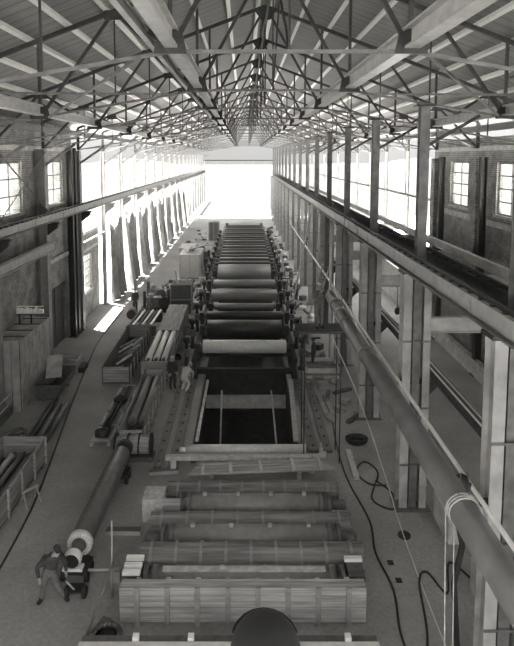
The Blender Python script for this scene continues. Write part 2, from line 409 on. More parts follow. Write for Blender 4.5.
# stub beam low on the left
t = thing('monorail_beam', 'short pale monorail beam below left crane girder', 'beam', (-10.75, 23.5, 7.0))
MB().ibeam((0,0,0), (0,7.9,0), .3, .5, .05).build('beam', 'girder', t)
MB().tube((-.22,.1,-.3), (.22,.1,-.3), .16, 12).build('end_wheel', 'black', t)
MB().box(-.35,0,7.6,7.9,-.2,.2).build('end_plate', 'steel', t)
MB().box(-.03,.03,.07,.13,-.32,-.25).build('axle', 'steel', t)
# eave members
for (x, lb) in ((XL+.1, 'left'), (XR-.1, 'right')):
    tag(MB().ibeam((x, YB, 13.55), (x, YE, 13.55), .25, .35, .03).build('eave_beam', 'steelmid'), 'long grey eave beam on top of the %s wall line' % lb, 'beam')
tag(MB().box(XL-.02,XL+.02+.1,38.6,112,5.9,6.05).build('wall_girt', 'steellight'), 'thin pale girt crossing the open left wall bays', 'girt')
# right open wall
for i, y in enumerate(GY[5:]):
    t = thing('wall_post', 'slim pale post of the open right wall, ' + orde(i, 'the brick wall'), 'column', (13.15, y, 0), 0, 'posts of the open right wall')
    MB().ibeam((0,0,.04),(0,0,13.4),.25,.3,.03,up=(1,0,0)).build('shaft', 'steellight', t); MB().box(-.2,.2,-.2,.2,0,.05).build('base_plate', 'steelmid', t)
for z, lb in ((8.9, 'upper'), (4.6, 'lower')):
    tag(MB().box(13.1,13.2,39.6,112,z,z+.18).build('wall_girt', 'steellight'), '%s pale girt crossing the open right wall posts' % lb, 'girt')
tag(MB().box(13.0,13.25,39.8,112,0,2.6).build('dwarf_wall', 'concrete'), 'low pale wall under the open right bays', 'wall')

# ------------------------------------------------------------------ roof trusses
def truss():
    t = thing('roof_truss', 'x', 'roof truss')
    hx0, hx1 = XL, XR
    def T(x): return (x, 0, roofz(x)-.02)
    def Bn(x): return (x, 0, chordz(x))
    MB().bar(T(hx0), T(XC), .12, .14).build('rafter', 'steel', t)
    MB().bar(T(XC), T(hx1), .12, .14).build('rafter', 'steel', t)
    MB().bar(Bn(-1.5), Bn(3.4), .1, .07).build('bottom_chord', 'steelmid', t)
    MB().bar(Bn(hx0), Bn(-1.5), .1, .07).build('bottom_chord', 'steelmid', t)
    MB().bar(Bn(3.4), Bn(hx1), .1, .07).build('bottom_chord', 'steelmid', t)
    for x in (-6.6, -1.5, 3.4, 8.46): MB().bar(Bn(x), T(x), .09, .09).build('vertical', 'steel', t)
    for x in (-4.15, 6.0, XC, -8.95, 10.8): MB().bar(Bn(x), T(x), .045, .045).build('hanger', 'steel', t)
    for (a, c) in ((-1.5, XC), (3.4, XC), (-1.5, -4.15), (3.4, 6.0), (-6.6, -4.15), (8.46, 6.0), (-6.6, -8.95), (8.46, 10.8)):
        MB().bar(Bn(a), T(c), .09, .10).build('diagonal', 'steel', t)
    MB().bar(Bn(hx0), T(-8.95), .1, .1).build('diagonal', 'steel', t); MB().bar(Bn(hx1), T(10.8), .1, .1).build('diagonal', 'steel', t)
    for x in (hx0, hx1): MB().bar(Bn(x), T(x), .16, .16).build('heel_post', 'steel', t)
    for x in (-6.6, -1.5, 3.4, 8.46):
        z = chordz(x); MB().poly([(x-.34,-.09,z-.06),(x+.34,-.09,z-.06),(x+.26,-.09,z+.34),(x,-.09,z+.48),(x-.26,-.09,z+.34)], (0,.02,0)).build('gusset_plate', 'steel', t)
    for x in (-4.15, 6.0, -8.95, 10.8):
        z = roofz(x); MB().poly([(x-.3,-.1,z-.3),(x+.3,-.1,z-.3),(x+.3,-.1,z),(x-.3,-.1,z)], (0,.02,0)).build('gusset_plate', 'steel', t)
    z = RZ; MB().poly([(XC-.45,-.1,z-.25),(XC-.2,-.1,z-.62),(XC+.2,-.1,z-.62),(XC+.45,-.1,z-.25),(XC,-.1,z-.02)], (0,.02,0)).build('gusset_plate', 'steel', t)
    return t
t0 = truss()
for i, y in enumerate([-1.64, 5.03]+GY):
    lb = ('steel roof truss, ' + orde(i-2) + ' of those in view') if i > 1 else 'steel roof truss above and behind the camera'
    if i == 0: t0.location = (0, y, 0); t0['label'] = lb; t0['group'] = 'roof trusses'
    else: copy_tree(t0, (0, y, 0), 0, lb)
# purlins
k = 0
for side, nm in ((-1, 'left'), (1, 'right')):
    for j in range(10):
        d = .25 + 1.26*j; x = XC + side*d
        b = MB().box(-.07,.07,YB+.05,YE-.05,.1,.27)
        q = b.build('roof_purlin', 'purlin', None, (x, 0, roofz(x)-.02))
        tag(q, 'pale roof purlin on %s slope, %s' % (nm, 'nearest the ridge' if j == 0 else ORD[j] + ' from the ridge'), 'purlin', 'roof purlins')
        q.rotation_euler = (0, side*math.atan(SL), 0)
# longitudinal beams on the bottom chords
def longbeam(x, z, w, h, m, lb, y0=YB+.2, y1=YE-.3):
    t = MB().ibeam((x, y0, z), (x, y1, z), w, h, .05); tag(t.build('roof_runway_beam', m), lb, 'beam')
longbeam(3.42, 14.42, .32, .44, 'girder', 'broad pale runway beam on truss chords right of the ridge')
longbeam(-1.48, 14.42, .26, .42, 'girder', 'broad pale runway beam on truss chords left of the ridge')
longbeam(-2.0, 14.48, .12, .22, 'steellight', 'slender beam close beside the left runway beam', 5)
longbeam(8.46, 13.50, .26, .34, 'girder', 'pale longitudinal strut high over the right side aisle')
longbeam(-6.6, 13.50, .26, .34, 'girder', 'pale longitudinal strut high over the left floor')
tag(MB().bar((XC,YB,RZ-.75),(XC,YE,RZ-.75),.08,.08).build('ridge_tie', 'steel'), 'thin dark tie running just below the ridge', 'tie')
# sway bracing between trusses (crossed rods in vertical planes)
n = 0
def xbrace():
    t = thing('sway_brace', 'x', 'brace')
    for x in (XC,):
        MB().bar((x,0,14.15),(x,GP,RZ-.3),.05,.05).build('brace_rod', 'steel', t)
        MB().bar((x,0,RZ-.3),(x,GP,14.15),.05,.05).build('brace_rod', 'steel', t)
    return t
xb = None
for i in range(0, 15, 2):
    y = GY[i] if i < len(GY) else 0
    lb = 'crossed brace rods under the ridge, ' + orde(i//2)
    if xb is None: xb = xbrace(); xb.location = (0,y,0); xb['label'] = lb; xb['group'] = 'crossed braces under the ridge'
    else: copy_tree(xb, (0,y,0), 0, lb)
# flat chord plane bracing
def pbrace():
    t = thing('chord_brace', 'x', 'brace')
    for (xa, xb_) in ((-10.9,-6.9), (8.8,12.8), (-6.3,-2.3), (3.8,8.2)):
        MB().bar((xa,.1,chordz(xa)),(xb_,GP-.1,chordz(xb_)),.06,.06).build('brace_rod', 'steelmid', t)
        MB().bar((xb_,.1,chordz(xb_)-.06),(xa,GP-.1,chordz(xa)-.06),.06,.06).build('brace_rod', 'steelmid', t)
    return t
pb = None
for i in range(0, 15, 2):
    lb = 'flat crossed rods between truss bottom chords, ' + orde(i//2)
    if pb is None: pb = pbrace(); pb.location = (0,GY[i],0); pb['label'] = lb; pb['group'] = 'flat braces between the truss chords'
    else: copy_tree(pb, (0,GY[i],0), 0, lb)
# rods crossing the left window bay
t = thing('wall_brace', 'thin crossed brace rods in front of the nearest left window', 'brace', (-11.1, 25.2, 8.9))
MB().bar((0,0,3.4),(0,6.3,.1),.06,.06).build('brace_rod', 'steel', t); MB().bar((0,6.3,3.4),(0,0,.1),.04,.04).build('brace_rod', 'steelmid', t)

# end portal
t = thing('end_portal', 'slender portal frame across the open yard beyond far end of hall', 'portal frame', (0, 152.2, 0))
MB().box(-10.9,8.8,-.12,.12,10.95,11.25).build('lintel', 'steel', t)
for x in (-10.7, 8.6): MB().box(x-.15,x+.15,-.1,.1,-.06,10.95).build('post', 'steellight', t)
b = MB()
for x in (-7.5, -4, -.5, 2.5, 5.5): b.box(x-.05,x+.05,-.05,.05,8.1,10.95)
b.build('mullion', 'steellight', t)
MB().box(-10.5,8.4,-.05,.05,7.9,8.1).build('transom', 'steellight', t)

# ------------------------------------------------------------------ left tarps
def tarp(seed, wd, top, m, lean):
    rnd = random.Random(seed); nx, nz = 26, 10; b = MB()
    ph = rnd.uniform(0, 6); pts = []
    for side in (0, 1):
        for j in range(nz+1):
            for i in range(nx+1):
                u = i/nx; v = j/nz
                zz = top*(1-v) + .03*v + .35*math.sin(u*7+ph)*(1-v)
                fold = .16*math.sin(u*19+ph+1.5*v) + .09*math.sin(u*41+ph*2)
                pts.append((lean*v**1.3 + fold*(.4+v) + (.03 if side else 0), wd*u + .18*math.sin(v*5+ph)*v, zz))
    b.v = pts; n = (nx+1)*(nz+1)
    for j in range(nz):
        for i in range(nx):
            a = j*(nx+1)+i; q = (a, a+1, a+nx+2, a+nx+1)
            b.f.append(q); b.f.append(tuple(n+k for k in reversed(q))); b.sm += [1,1]
    def wallq(a, c): b.f.append((a, c, n+c, n+a)); b.sm.append(0)
    for i in range(nx): wallq(i, i+1); wallq(nz*(nx+1)+i+1, nz*(nx+1)+i)
    for j in range(nz): wallq((j+1)*(nx+1), j*(nx+1)); wallq(j*(nx+1)+nx, (j+1)*(nx+1)+nx)
    return b
ti = 0
for i, y in enumerate(GY[5:14]):
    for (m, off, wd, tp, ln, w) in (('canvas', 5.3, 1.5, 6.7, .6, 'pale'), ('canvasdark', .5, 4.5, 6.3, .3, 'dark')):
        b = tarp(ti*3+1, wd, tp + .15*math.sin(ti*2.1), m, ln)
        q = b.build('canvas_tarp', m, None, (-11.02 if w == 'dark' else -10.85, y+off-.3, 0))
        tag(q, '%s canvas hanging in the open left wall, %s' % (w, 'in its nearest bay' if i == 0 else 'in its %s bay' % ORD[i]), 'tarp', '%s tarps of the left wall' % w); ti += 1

# ------------------------------------------------------------------ paper machine
def n_cal(y): return abs(y-80.2) < .01
def roll(name, label, y, z, r, hw, m, group=None, jr=.14, bear=True, xc=.03, crown=0):
    t = thing(name, label, 'roll', (xc, y, z), 0, group)
    MB().lathe((-hw,0,0),(hw,0,0),[(0,r*.86),(.004,r),(.996,r),(1,r*.86)],28).build('shell', m, t)
    for s in (-1,1):
        MB().lathe((s*hw,0,0),(s*(hw+.45),0,0),[(0,jr*1.5),(.2,jr*1.3),(.22,jr),(1,jr)],14).build('journal', 'steelmid', t)
        if z-.24 > 1.0 and y < 47 and bear: MB().box(s*(hw+.30)-.1,s*(hw+.30)+.1,-.15,.15,1.12-z if hw > 2.1 else -z+.05,-.3).build('pedestal', 'steel', t)
        if n_cal(y): MB().box(s*(hw+.30)-.1,s*(hw+.30)+.1,-.15,.15,1.5-z,-.3).build('pedestal', 'steel', t)
        if bear: MB().box(s*(hw+.30)-.14,s*(hw+.30)+.14,-.24,.24,-.3,.24).build('bearing_housing', 'steel', t)
    return t
rl = [('breast_roll', 'pale wide roll in front of the machine, at the pit', 30.2, 1.55, .36, 2.30, 'rollpale'),
 ('press_roll', 'big dark roll behind the pale front roll', 33.7, 1.45, .55, 2.28, 'rolldark'),
 ('press_roll', 'dark slim roll between big dark roll and narrow grey roll', 35.6, 1.75, .27, 2.45, 'rolldark'),
 ('guide_roll', 'narrow grey roll, shorter than its neighbours', 37.6, 1.8, .23, 2.0, 'roll'),
 ('press_roll', 'thick grey roll behind the narrow grey roll', 39.9, 2.0, .44, 2.35, 'roll'),
 ('press_roll', 'smooth light grey roll just before the big dryers', 43.2, 2.1, .33, 2.42, 'roll')]
for (n_, lb, y, z, r, hw, m) in rl: roll(n_, lb, y, z, r, hw, m)
roll('lower_roll', 'dark roll low under the pale front roll', 31.3, .75, .18, 2.2, 'rolldark', bear=False)
roll('lower_roll', 'dark roll low behind the big dark roll', 34.6, .7, .3, 2.2, 'rolldark', bear=False)
roll('lower_roll', 'dark roll low under the thick grey roll', 38.8, .7, .35, 2.2, 'rolldark', bear=False)
# dryers
d0 = None
for i in range(17):
    y = 48.3 + i*1.78
    lb = 'grey drying cylinder in the upper row, ' + orde(i)
    if d0 is None: d0 = roll('dryer_cylinder', lb, y, 1.9, .76, 2.28, 'roll', 'upper drying cylinders')
    else: copy_tree(d0, (.03, y, 1.9 + (0.0 if i % 2 == 0 else -.05)), 0, lb)
d1 = None
for i in range(16):
    y = 49.2 + i*1.78
    lb = 'grey felt roll above and between drying cylinders, ' + orde(i)
    if d1 is None: d1 = roll('felt_roll', lb, y, 2.62, .13, 2.28, 'rolldark', 'felt rolls of the dryer section', .06, False)
    else: copy_tree(d1, (.03, y, 2.62), 0, lb)
roll('calender_roll', 'bright pale roll closing the far end of the machine', 80.2, 2.3, .5, 2.2, 'rollpale')
# side frames
def sideframe(y0, y1, h, step, label, x):
    t = thing('machine_frame', label, 'machine frame', (x, y0, 0))
    L = y1-y0
    MB().box(-.16,.16,0,L,0,.22).build('sole_beam', 'steel', t); MB().box(-.14,.14,0,L,h-.2,h).build('top_beam', 'steel', t)
    n = max(1, int(L/step))
    for i in range(n+1):
        y = .15+(L-.3)*i/n
        MB().poly([(-.1,y-.16,.22),(-.1,y+.16,.22),(-.1,y+.1,h-.2),(-.1,y-.1,h-.2)], (.2,0,0)).build('post', 'steel', t)
    for i in range(n):
        ya = .15+(L-.3)*i/n; yb = .15+(L-.3)*(i+1)/n
        MB().bar((0,ya,.3),(0,yb,h-.3),.08,.08).build('brace', 'steel', t)
    return t
for s, nm in ((-1,'left'),(1,'right')):
    sideframe(29.4, 47.0, 1.12, 2.2, 'dark cast side frame of press section, %s side' % nm, .03+s*2.72)
    sideframe(47.2, 81.5, 1.5, 3.0, 'dark cast side frame of dryer section, %s side' % nm, .03+s*2.72)
# uprights carrying small gear along the frames
i = 0
gb0 = None
rnd = random.Random(3)
for s, nm in ((-1,'left'),(1,'right')):
    for j in range(14):
        y = 30.9 + j*3.55
        lb = 'dark upright stand with handwheel beside the %s machine frame, %s' % (nm, orde(j))
        if gb0 is None:
            g = gb0 = thing('handwheel_stand', lb, 'machine stand', (0,0,0), 0, 'handwheel stands along the machine')
            MB().lathe((0,0,0),(0,0,1.9),[(0,.26),(.05,.26),(.08,.13),(.8,.1),(.82,.2),(1,.2)],10).build('pedestal', 'steel', g)
            b = MB()
            for k in range(12):
                a = 2*PI*k/12; a2 = 2*PI*(k+1)/12
                b.tube((.28,.3*math.cos(a),1.75+.3*math.sin(a)),(.28,.3*math.cos(a2),1.75+.3*math.sin(a2)),.03,5)
            b.tube((.0,0,1.75),(.3,0,1.75),.035,6).bar((.28,-.3,1.75),(.28,.3,1.75),.03,.03).bar((.28,0,1.45),(.28,0,2.05),.03,.03)
            b.build('handwheel', 'steelmid', g)
            MB().box(-.2,.15,-.25,.25,.8,1.2).build('gearbox', 'steelmid', g)
        else: g = copy_tree(gb0, None, None, lb)
        g.location = (.03+s*3.28, y, 0); g.rotation_euler = (0,0,0 if s > 0 else PI)
# cross beams near pit
tag(MB().ibeam((-2.6,29.75,.35),(2.66,29.75,.35),.25,.3,.04).build('cross_beam', 'steel'), 'dark cross beam under the pale front roll', 'beam')
tag(MB().box(PX0,PX1,30.4,30.9,-2.1,-1.36).build('pit_beam', 'concrete'), 'pale concrete ledge beam across far side of the pit', 'beam')
for (x0, y0, x1, y1, lb) in ((-1.2,25.0,-1.1,26.9,'left'), (1.75,23.2,1.35,26.9,'right')):
    tag(MB().tube((x0,y0,-3.8),(x1,y1,.45),.045,7).build('pit_pole', 'woodpale'), 'thin pale pole standing up in the pit, %s one' % lb, 'pole')
tag(MB().bar((-2.0,22.7,.03),(-1.95,29.2,.03),.14,.06).build('edge_timber', 'woodpale'), 'pale timber strip along left edge of pit', 'timber')
tag(MB().bar((2.2,22.7,.05),(2.5,29.2,.05),.22,.1).build('edge_timber', 'woodpale'), 'pale timber strip along right edge of pit', 'timber')
# sole plates
for (x, y0, y1, lb, w) in ((-2.75,20.6,29.2,'left side of the pit, inner one',.42), (-3.35,20.6,29.2,'left side of the pit, outer one',.3), (2.85,21.8,29.2,'right side of the pit, inner one',.4), (3.42,21.8,29.2,'right side of the pit, outer one',.36)):
    t = thing('sole_plate', 'long grey sole plate on floor at ' + lb, 'plate', (x,y0,0), 0, 'sole plates beside the pit')
    MB().box(-w/2,w/2,0,y1-y0,0,.1).build('plate', 'steelmid', t)
    b = MB()
    y = .4
    while y < y1-y0-.2: b.tube((0,y,.1),(0,y,.13),.05,8); y += .8
    o = b.build('bolt_heads', 'steel', t); o['kind'] = 'stuff'

# ------------------------------------------------------------------ foreground rolls and crates
def battens(t, xs, ya, yb, za, zb, m='wood', w=.09):
    for x in xs: MB().box(x-w/2,x+w/2,ya-.04,ya,za,zb).build('batten', m, t)
def box_crate(label, xc, hw, y0, y1, z1, nb, group=None):
    t = thing('roll_crate', label, 'crate', (xc, (y0+y1)/2, 0), 0, group)
    d = (y1-y0)/2
    MB().box(-hw,hw,-d,-d+.04,.06,z1).build('front_boards', 'wood', t); MB().box(-hw,hw,d-.04,d,.06,z1).build('rear_boards', 'wood', t)
    MB().box(-hw,-hw+.05,-d+.04,d-.04,.06,z1-.1).build('end_board', 'wood', t); MB().box(hw-.05,hw,-d+.04,d-.04,.06,z1-.1).build('end_board', 'wood', t)
    MB().box(-hw,hw,-d+.04,d-.04,.03,.08).build('bottom_boards', 'wood', t); MB().box(-hw,hw,-d+.04,d-.04,z1-.05,z1-.01).build('top_boards', 'wood', t)
    for i in range(nb):
        x = -hw+.45+(2*hw-.9)*i/(nb-1)
        MB().box(x-.065,x+.065,-d-.06,-d,.0,z1+.04).build('batten', 'woodband', t); MB().box(x-.06,x+.06,d,d+.035,.0,z1+.03).build('batten', 'wood', t)
    return t
def stave_crate(label, xc, yc, hw, r, nb, xb=None, cut=1.0, rz=0):
    t = thing('stave_crate', label, 'crate', (xc, yc, 0), rz)
    b = MB(); n = 14
    for k in range(n):      # separate flat boards round the roll
        a0 = 2*PI*(k+.04)/n; a1 = 2*PI*(k+.96)/n; j = random.uniform(-.06,.06)
        p = [Vector((0, rr*math.cos(a), r+.05+rr*math.sin(a))) for a, rr in ((a0,r),(a1,r),(a1,r-.03),(a0,r-.03))]
        b.poly([(q+Vector((-hw+j,0,0))) for q in p], (2*hw,0,0))
    b.build('staves', 'stave', t)
    MB().tube((-hw+.1,0,r+.05),(hw-.1,0,r+.05),r-.035,14).build('wrapped_roll', 'paper', t)
    for i in range(nb):
        x = -hw+.35+(2*hw-.7)*i/(nb-1)
        MB().lathe((x-.04,0,r+.05),(x+.04,0,r+.05),[(0,r),(.001,r+.035),(.999,r+.035),(1,r)],14,smooth=0).build('band', 'woodband', t)
    for x in (-hw*.7, hw*.7): MB().box(x-.12,x+.12,-r*.7,r*.7,0,.12).build('skid', 'wood', t)
    return t
def wrapped_roll(label, xc, yc, hw, r, m='paper', ends=(.4,.4), zb=0, boxl=0):
    t = thing('wrapped_roll', label, 'roll', (xc, yc, zb))
    z = r+.1
    MB().tube((-hw+.9,0,z),(hw-.9,0,z),r,24).build('shell', m, t)
    for s in (-1,1):
        MB().tube((s*(hw-.9),0,z),(s*(hw-.72),0,z),r*1.06,24).build('end_ring', 'steelmid', t)
        MB().tube((s*(hw-.72),0,z),(s*(hw-.60),0,z),r*.8,20).build('neck', 'steelmid', t)
        MB().tube((s*(hw-.60),0,z),(s*(hw-.48),0,z),r*1.06,24).build('end_ring', 'steelmid', t)
        MB().tube((s*(hw-.48),0,z),(s*(hw),0,z),r*.45,16).build('journal', 'steelmid', t)
        MB().box(s*hw*.86-.15,s*hw*.86+.15,-r,r,0,.14).build('cradle', 'woodpale', t)
    b = MB()
    for k in range(4):
        x = -hw*.55+hw*1.1*k/3; MB().box(x-.06,x+.06,-.05,.05,z+r-.01,z+r+.07).build('lifting_lug', 'woodpale', t)
    return t
# floor of crates: front to back
t = thing('bed_plate', 'pale long machined bar at the very front, along lower edge', 'bar', (-.35, 12.1, 0))
MB().box(-3.5,3.5,-.3,.3,.12,.62).build('bar', 'steelmid', t); MB().box(-3.5,3.5,-.32,.02,.62,.72).build('planed_strip', 'rollpale', t)
for x in (-2.2,-.9,.3,1.5,2.8): MB().box(x-.07,x+.07,.05,.2,.62,.78).build('lug', 'white', t)
for x in (-2.9,2.9): MB().box(x-.2,x+.2,-.3,.3,0,.12).build('cradle', 'wood', t)
box_crate('largest plank crate with battens, front of the crate row', -.03, 3.17, 13.4, 13.72, 1.0, 8)
t = wrapped_roll('wrapped roll with white end blocks behind the largest crate', 0, 14.22, 3.2, .40, 'paper')
for sx in (-1,1):
    MB().box(min(sx*2.8,sx*3.22),max(sx*2.8,sx*3.22),-.32,.42,0,.93).build('end_cradle', 'wooddark', t)
    for y_ in ((-.3,-.04,.24) if sx < 0 else (.2,)): MB().box(min(sx*2.76,sx*3.24),max(sx*2.76,sx*3.24),y_,y_+.14,.93,1.02).build('end_block', 'white', t)
MB().box(-2.2,2.2,-.12,.06,.89,.93).build('highlight_strip', 'woodpale', t)  # pale strip stands in for the highlight along the roll

stave_crate('round stave crate with many bands, directly behind wrapped roll with white blocks', .2, 15.15, 3.2, .43, 9)
wrapped_roll('long wrapped roll with twin end rings, middle of crate row', .2, 16.06, 3.2, .37, 'paper')
stave_crate('low stave bundle behind the middle wrapped roll', .2, 16.84, 3.15, .34, 8)
t = wrapped_roll('wrapped roll with pale plank box at its left end', .35, 17.72, 3.0, .35, 'paper')
MB().box(-3.68,-3.0,-.35,.4,.05,.84).build('end_box', 'woodpale', t)
MB().box(-3.0,-2.45,-.42,-.3,.1,.86).build('end_board', 'wood', t)
stave_crate('slender banded stave crate next to scattered lid boards', .3, 18.66, 2.95, .31, 8)
# lid boards lying slanted
t = thing('crate_lid', 'slanting plank lid with cross battens lying over the back crates', 'lid', (.4, 19.6, .66), math.radians(4))
b = MB()
for k in range(4): b.box(-2.4+.1*k, 2.9-.15*k, -.4+.2*k, -.22+.2*k, .0, .03)
b.build('boards', 'wood', t)
for x in (-1.9,-.9,.2,1.4,2.4): MB().box(x-.06,x+.06,-.42,.4,.03,.08).build('batten', 'woodpale', t)
for x in (-1.6,1.6): MB().box(x-.08,x+.08,-.3,.3,-.62,0).build('prop', 'wood', t)
t = MB().box(-3.0,2.9,-.12,.12,.5,.64).box(-2.8,-2.6,-.1,.1,0,.5).box(2.5,2.7,-.1,.1,0,.5).build('long_board', 'woodpale', None, (.0,20.45,0))
tag(t, 'long pale board behind the slanting lid, on short props', 'board')
t = thing('bare_roll', 'bare pale slim roll lying across near end of pit', 'roll', (0,21.3,0))
MB().tube((-2.3,0,.42),(2.45,0,.42),.2,20).build('shell', 'rollpale', t)
MB().tube((-2.55,0,.42),(-2.3,0,.42),.1,12).build('journal', 'white', t); MB().tube((2.45,0,.42),(2.6,0,.42),.1,12).build('journal', 'steelmid', t)
for x in (-2,2): MB().box(x-.1,x+.1,-.25,.25,0,.24).build('cradle', 'wooddark', t)
# loose bits left of the crate row
b = MB().box(-.5,.6,-.12,.12,0,.16)
for (x,y,z,rz,lb) in ((-3.1,20.3,0,.15,'loose timber left of the slanting lid, on the floor'),(-3.9,16.9,0,0,'short timber left of the low stave bundle'),(-3.75,12.9,0,1.2,'short timber by left end of largest crate')):
    q = b.build('timber_offcut', 'wood', None, (x,y,z)); q.rotation_euler = (0,0,rz); tag(q, lb, 'timber')
# round flanged casting lower left
t = thing('ring_casting', 'dark open ring casting on floor near lower left of crates', 'casting', (-3.42,12.86,0))
b = MB()
for k in range(18):
    a = 2*PI*k/18; a2 = 2*PI*(k+1)/18
    b.tube((.34*math.cos(a),.34*math.sin(a),.2),(.34*math.cos(a2),.34*math.sin(a2),.2),.07,6)
b.build('ring', 'steelmid', t); MB().tube((0,0,0),(0,0,.16),.3,18).build('body', 'black', t)
# tall poles
tag(MB().tube((-3.62,14.3,0),(-3.57,14.3,2.24),.03,7).build('upright_pole', 'steellight'), 'thin upright pole at left end of crate row', 'pole')
tag(MB().tube((-3.97,12.9,0),(-3.4,14.05,1.46),.035,7).build('leaning_bar', 'steelmid'), 'dark bar leaning past the thin upright pole', 'bar')
tag(MB().tube((-4.6,14.9,.32),(-3.6,14.9,.35),.04,7).box(-3.7,-3.5,14.8,15.0,0,.34).build('tow_bar', 'steellight'), 'thin pale bar between big roll and crate row', 'bar')

# ------------------------------------------------------------------ the big roll on dollies
t = thing('heavy_roll', 'huge dark roll with spoked white end on dollies, left foreground', 'roll', (-4.80, 14.95, 0), math.radians(-1.6))
zc = .78
MB().lathe((0,.5,zc),(0,5.4,zc),[(0,.31),(.01,.335),(.99,.335),(1,.31)],32).build('shell', 'rollshade', t)
MB().lathe((0,.36,zc),(0,.56,zc),[(0,.30),(.2,.37),(.9,.37),(1,.33)],32).build('end_head', 'rollpale', t)
for k in range(20):
    a = 2*PI*k/20; MB().tube((.32*math.cos(a),.32,zc+.32*math.sin(a)),(.32*math.cos(a),.37,zc+.32*math.sin(a)),.022,6).build('bolt', 'white', t)
MB().lathe((0,-.2,zc),(0,.4,zc),[(0,.11),(.45,.11),(.5,.17),(.8,.18),(1,.24)],18).build('journal', 'steelmid', t)
MB().lathe((0,-.34,zc),(0,-.08,zc),[(0,.22),(.5,.26),(1,.24)],18,cap=False).build('coupling', 'white', t)
MB().tube((0,-.30,zc),(0,-.10,zc),.21,16).build('coupling_plug', 'black', t)
MB().box(-.28,.28,-.3,-.05,.46,.54).build('coupling_cradle', 'white', t)
MB().lathe((0,5.4,zc),(0,6.0,zc),[(0,.24),(.3,.16),(1,.15)],16).build('journal', 'steelmid', t)
MB().tube((0,5.55,zc-.02),(0,5.95,zc-.02),.32,20).build('far_flange', 'steel', t)
for y in (.15, 4.9):
    d = MB().box(-.38,.38,y-.3,y+.3,.24,.38).box(-.3,.3,y-.25,y+.25,.38,.46).build('dolly', 'steel', t)
    for sx in (-.34,.34):
        for sy in (-.2,.2):
            MB().tube((sx-.05,y+sy,.13),(sx+.05,y+sy,.13),.13,14).build('wheel', 'black', d)
t = thing('tow_dolly', 'small two-wheeled dolly at near end of huge roll', 'dolly', (-4.62, 14.3, 0))
MB().tube((-.25,0,.16),(.28,0,.16),.025,8).build('axle', 'steelmid', t)
for x in (-.22,.25):
    MB().lathe((x-.06,0,.16),(x+.06,0,.16),[(0,.13),(.15,.16),(.85,.16),(1,.13)],18).build('wheel', 'black', t)
MB().bar((0,0,.2),(-.2,-.1,.55),.04,.04).build('handle', 'steellight', t)
MB().box(-.2,.22,-.1,.22,.18,.24).build('platform', 'steel', t)

# ------------------------------------------------------------------ left carts and crates of rolls
def open_crate(name, label, loc, rz, L, w, h, m='woody', rolls=(), rr=.17, rm='roll', st=7, cat='crate', junk=0, seed=1, zr=None, cover=None):
    t = thing(name, label, cat, loc, rz)
    MB().box(-w/2,w/2,0,L,.1,.16).build('bottom_boards', 'wooddark', t)
    MB().box(-w/2,-w/2+.05,0,L,.12,h).build('side_boards', m, t); MB().box(w/2-.05,w/2,0,L,.12,h).build('side_boards', m, t)
    MB().box(-w/2+.05,w/2-.05,0,.05,.12,h-.02).build('end_boards', 'wood', t); MB().box(-w/2+.05,w/2-.05,L-.05,L,.12,h-.02).build('end_boards', 'wood', t)
    for s in (-1,1):
        for k in range(st):
            y = .2+(L-.4)*k/(st-1); x = s*(w/2+.03); MB().box(x-.03,x+.03,y-.05,y+.05,.0,h+.05).build('stake', 'wood', t)
    for y in (.5, L-.5): MB().box(-w/2,w/2,y-.08,y+.08,0,.1).build('skid', 'wooddark', t)
    if cover:
        b = MB(); n = 5
        for k in range(n): b.box(-w/2+w*k/n+.01,-w/2+w*(k+1)/n-.01,cover[0],cover[1],h+.0+.02*(k%2),h+.03+.02*(k%2))
        b.build('cover_boards', 'woody', t)
    return t
def loose_roll(label, x0, y0, z0, L, r, rz, m='roll', name='paper_machine_roll', group=None, incl=0):
    t = thing(name, label, 'roll', (x0,y0,z0), rz, group)
    MB().tube((0,.25,0),(0,L-.25,incl),r,18).build('shell', m, t)
    for a_, c_ in ((0,.25),(L-.25,L)): MB().tube((0,a_,incl if a_ else 0),(0,c_,incl if a_ else 0),r*.45,10).build('journal', 'steelmid', t)
    return t
# box with two rolls
z1 = 1.0
open_crate('roll_cart', 'open timber cart holding two pale rolls, nearest of left carts', (-4.60,21.85,0), math.radians(.5), 6.6, 1.0, .95, rolls=())
for x, lb in ((-.22,'left'),(.24,'right')):
    loose_roll('pale roll lying in nearest left cart, %s of two' % lb, -4.60+x, 23.0, .66, 5.1, .19, math.radians(.5), 'roll', group='two rolls in the nearest cart')
for (y_, hh) in ((23.6,.31),(27.0,.31)): tag(MB().box(-5.05,-4.15,y_-.08,y_+.08,.16,.47).build('bearer_block', 'wooddark'), 'dark bearer under the two cart rolls, %s one' % ('near' if y_ < 25 else 'far'), 'timber')
t = open_crate('roll_cart', 'long timber cart holding three pale rolls under boards', (-4.75,28.9,0), math.radians(.5), 12.0, 1.35, 1.05, st=10, cover=(5.7,11.9))
MB().box(-.72,.72,-.06,0,.5,1.2).build('end_panel', 'wood', t)
for x, lb in ((-.42,'left'),(0,'middle'),(.42,'right')):
    loose_roll('pale roll in the three-roll cart, %s one' % lb, -4.76+x, 29.3, 1.08, 5.0, .17, math.radians(.5), 'rollpale', group='three rolls in the long cart')
tag(MB().box(-5.33,-4.2,30.2,30.4,.16,.92).build('bearer_block', 'wooddark'), 'near bearer under the three cart rolls', 'timber')
tag(MB().box(-5.36,-4.24,33.4,33.6,.16,.92).build('bearer_block', 'wooddark'), 'far bearer under the three cart rolls', 'timber')
t = open_crate('scrap_cart', 'dark open cart full of scrap timber, left of three-roll cart', (-6.75,28.6,0), math.radians(1), 7.6, 1.45, 1.0, m='wooddark', st=8)
rnd = random.Random(5)
b = MB()
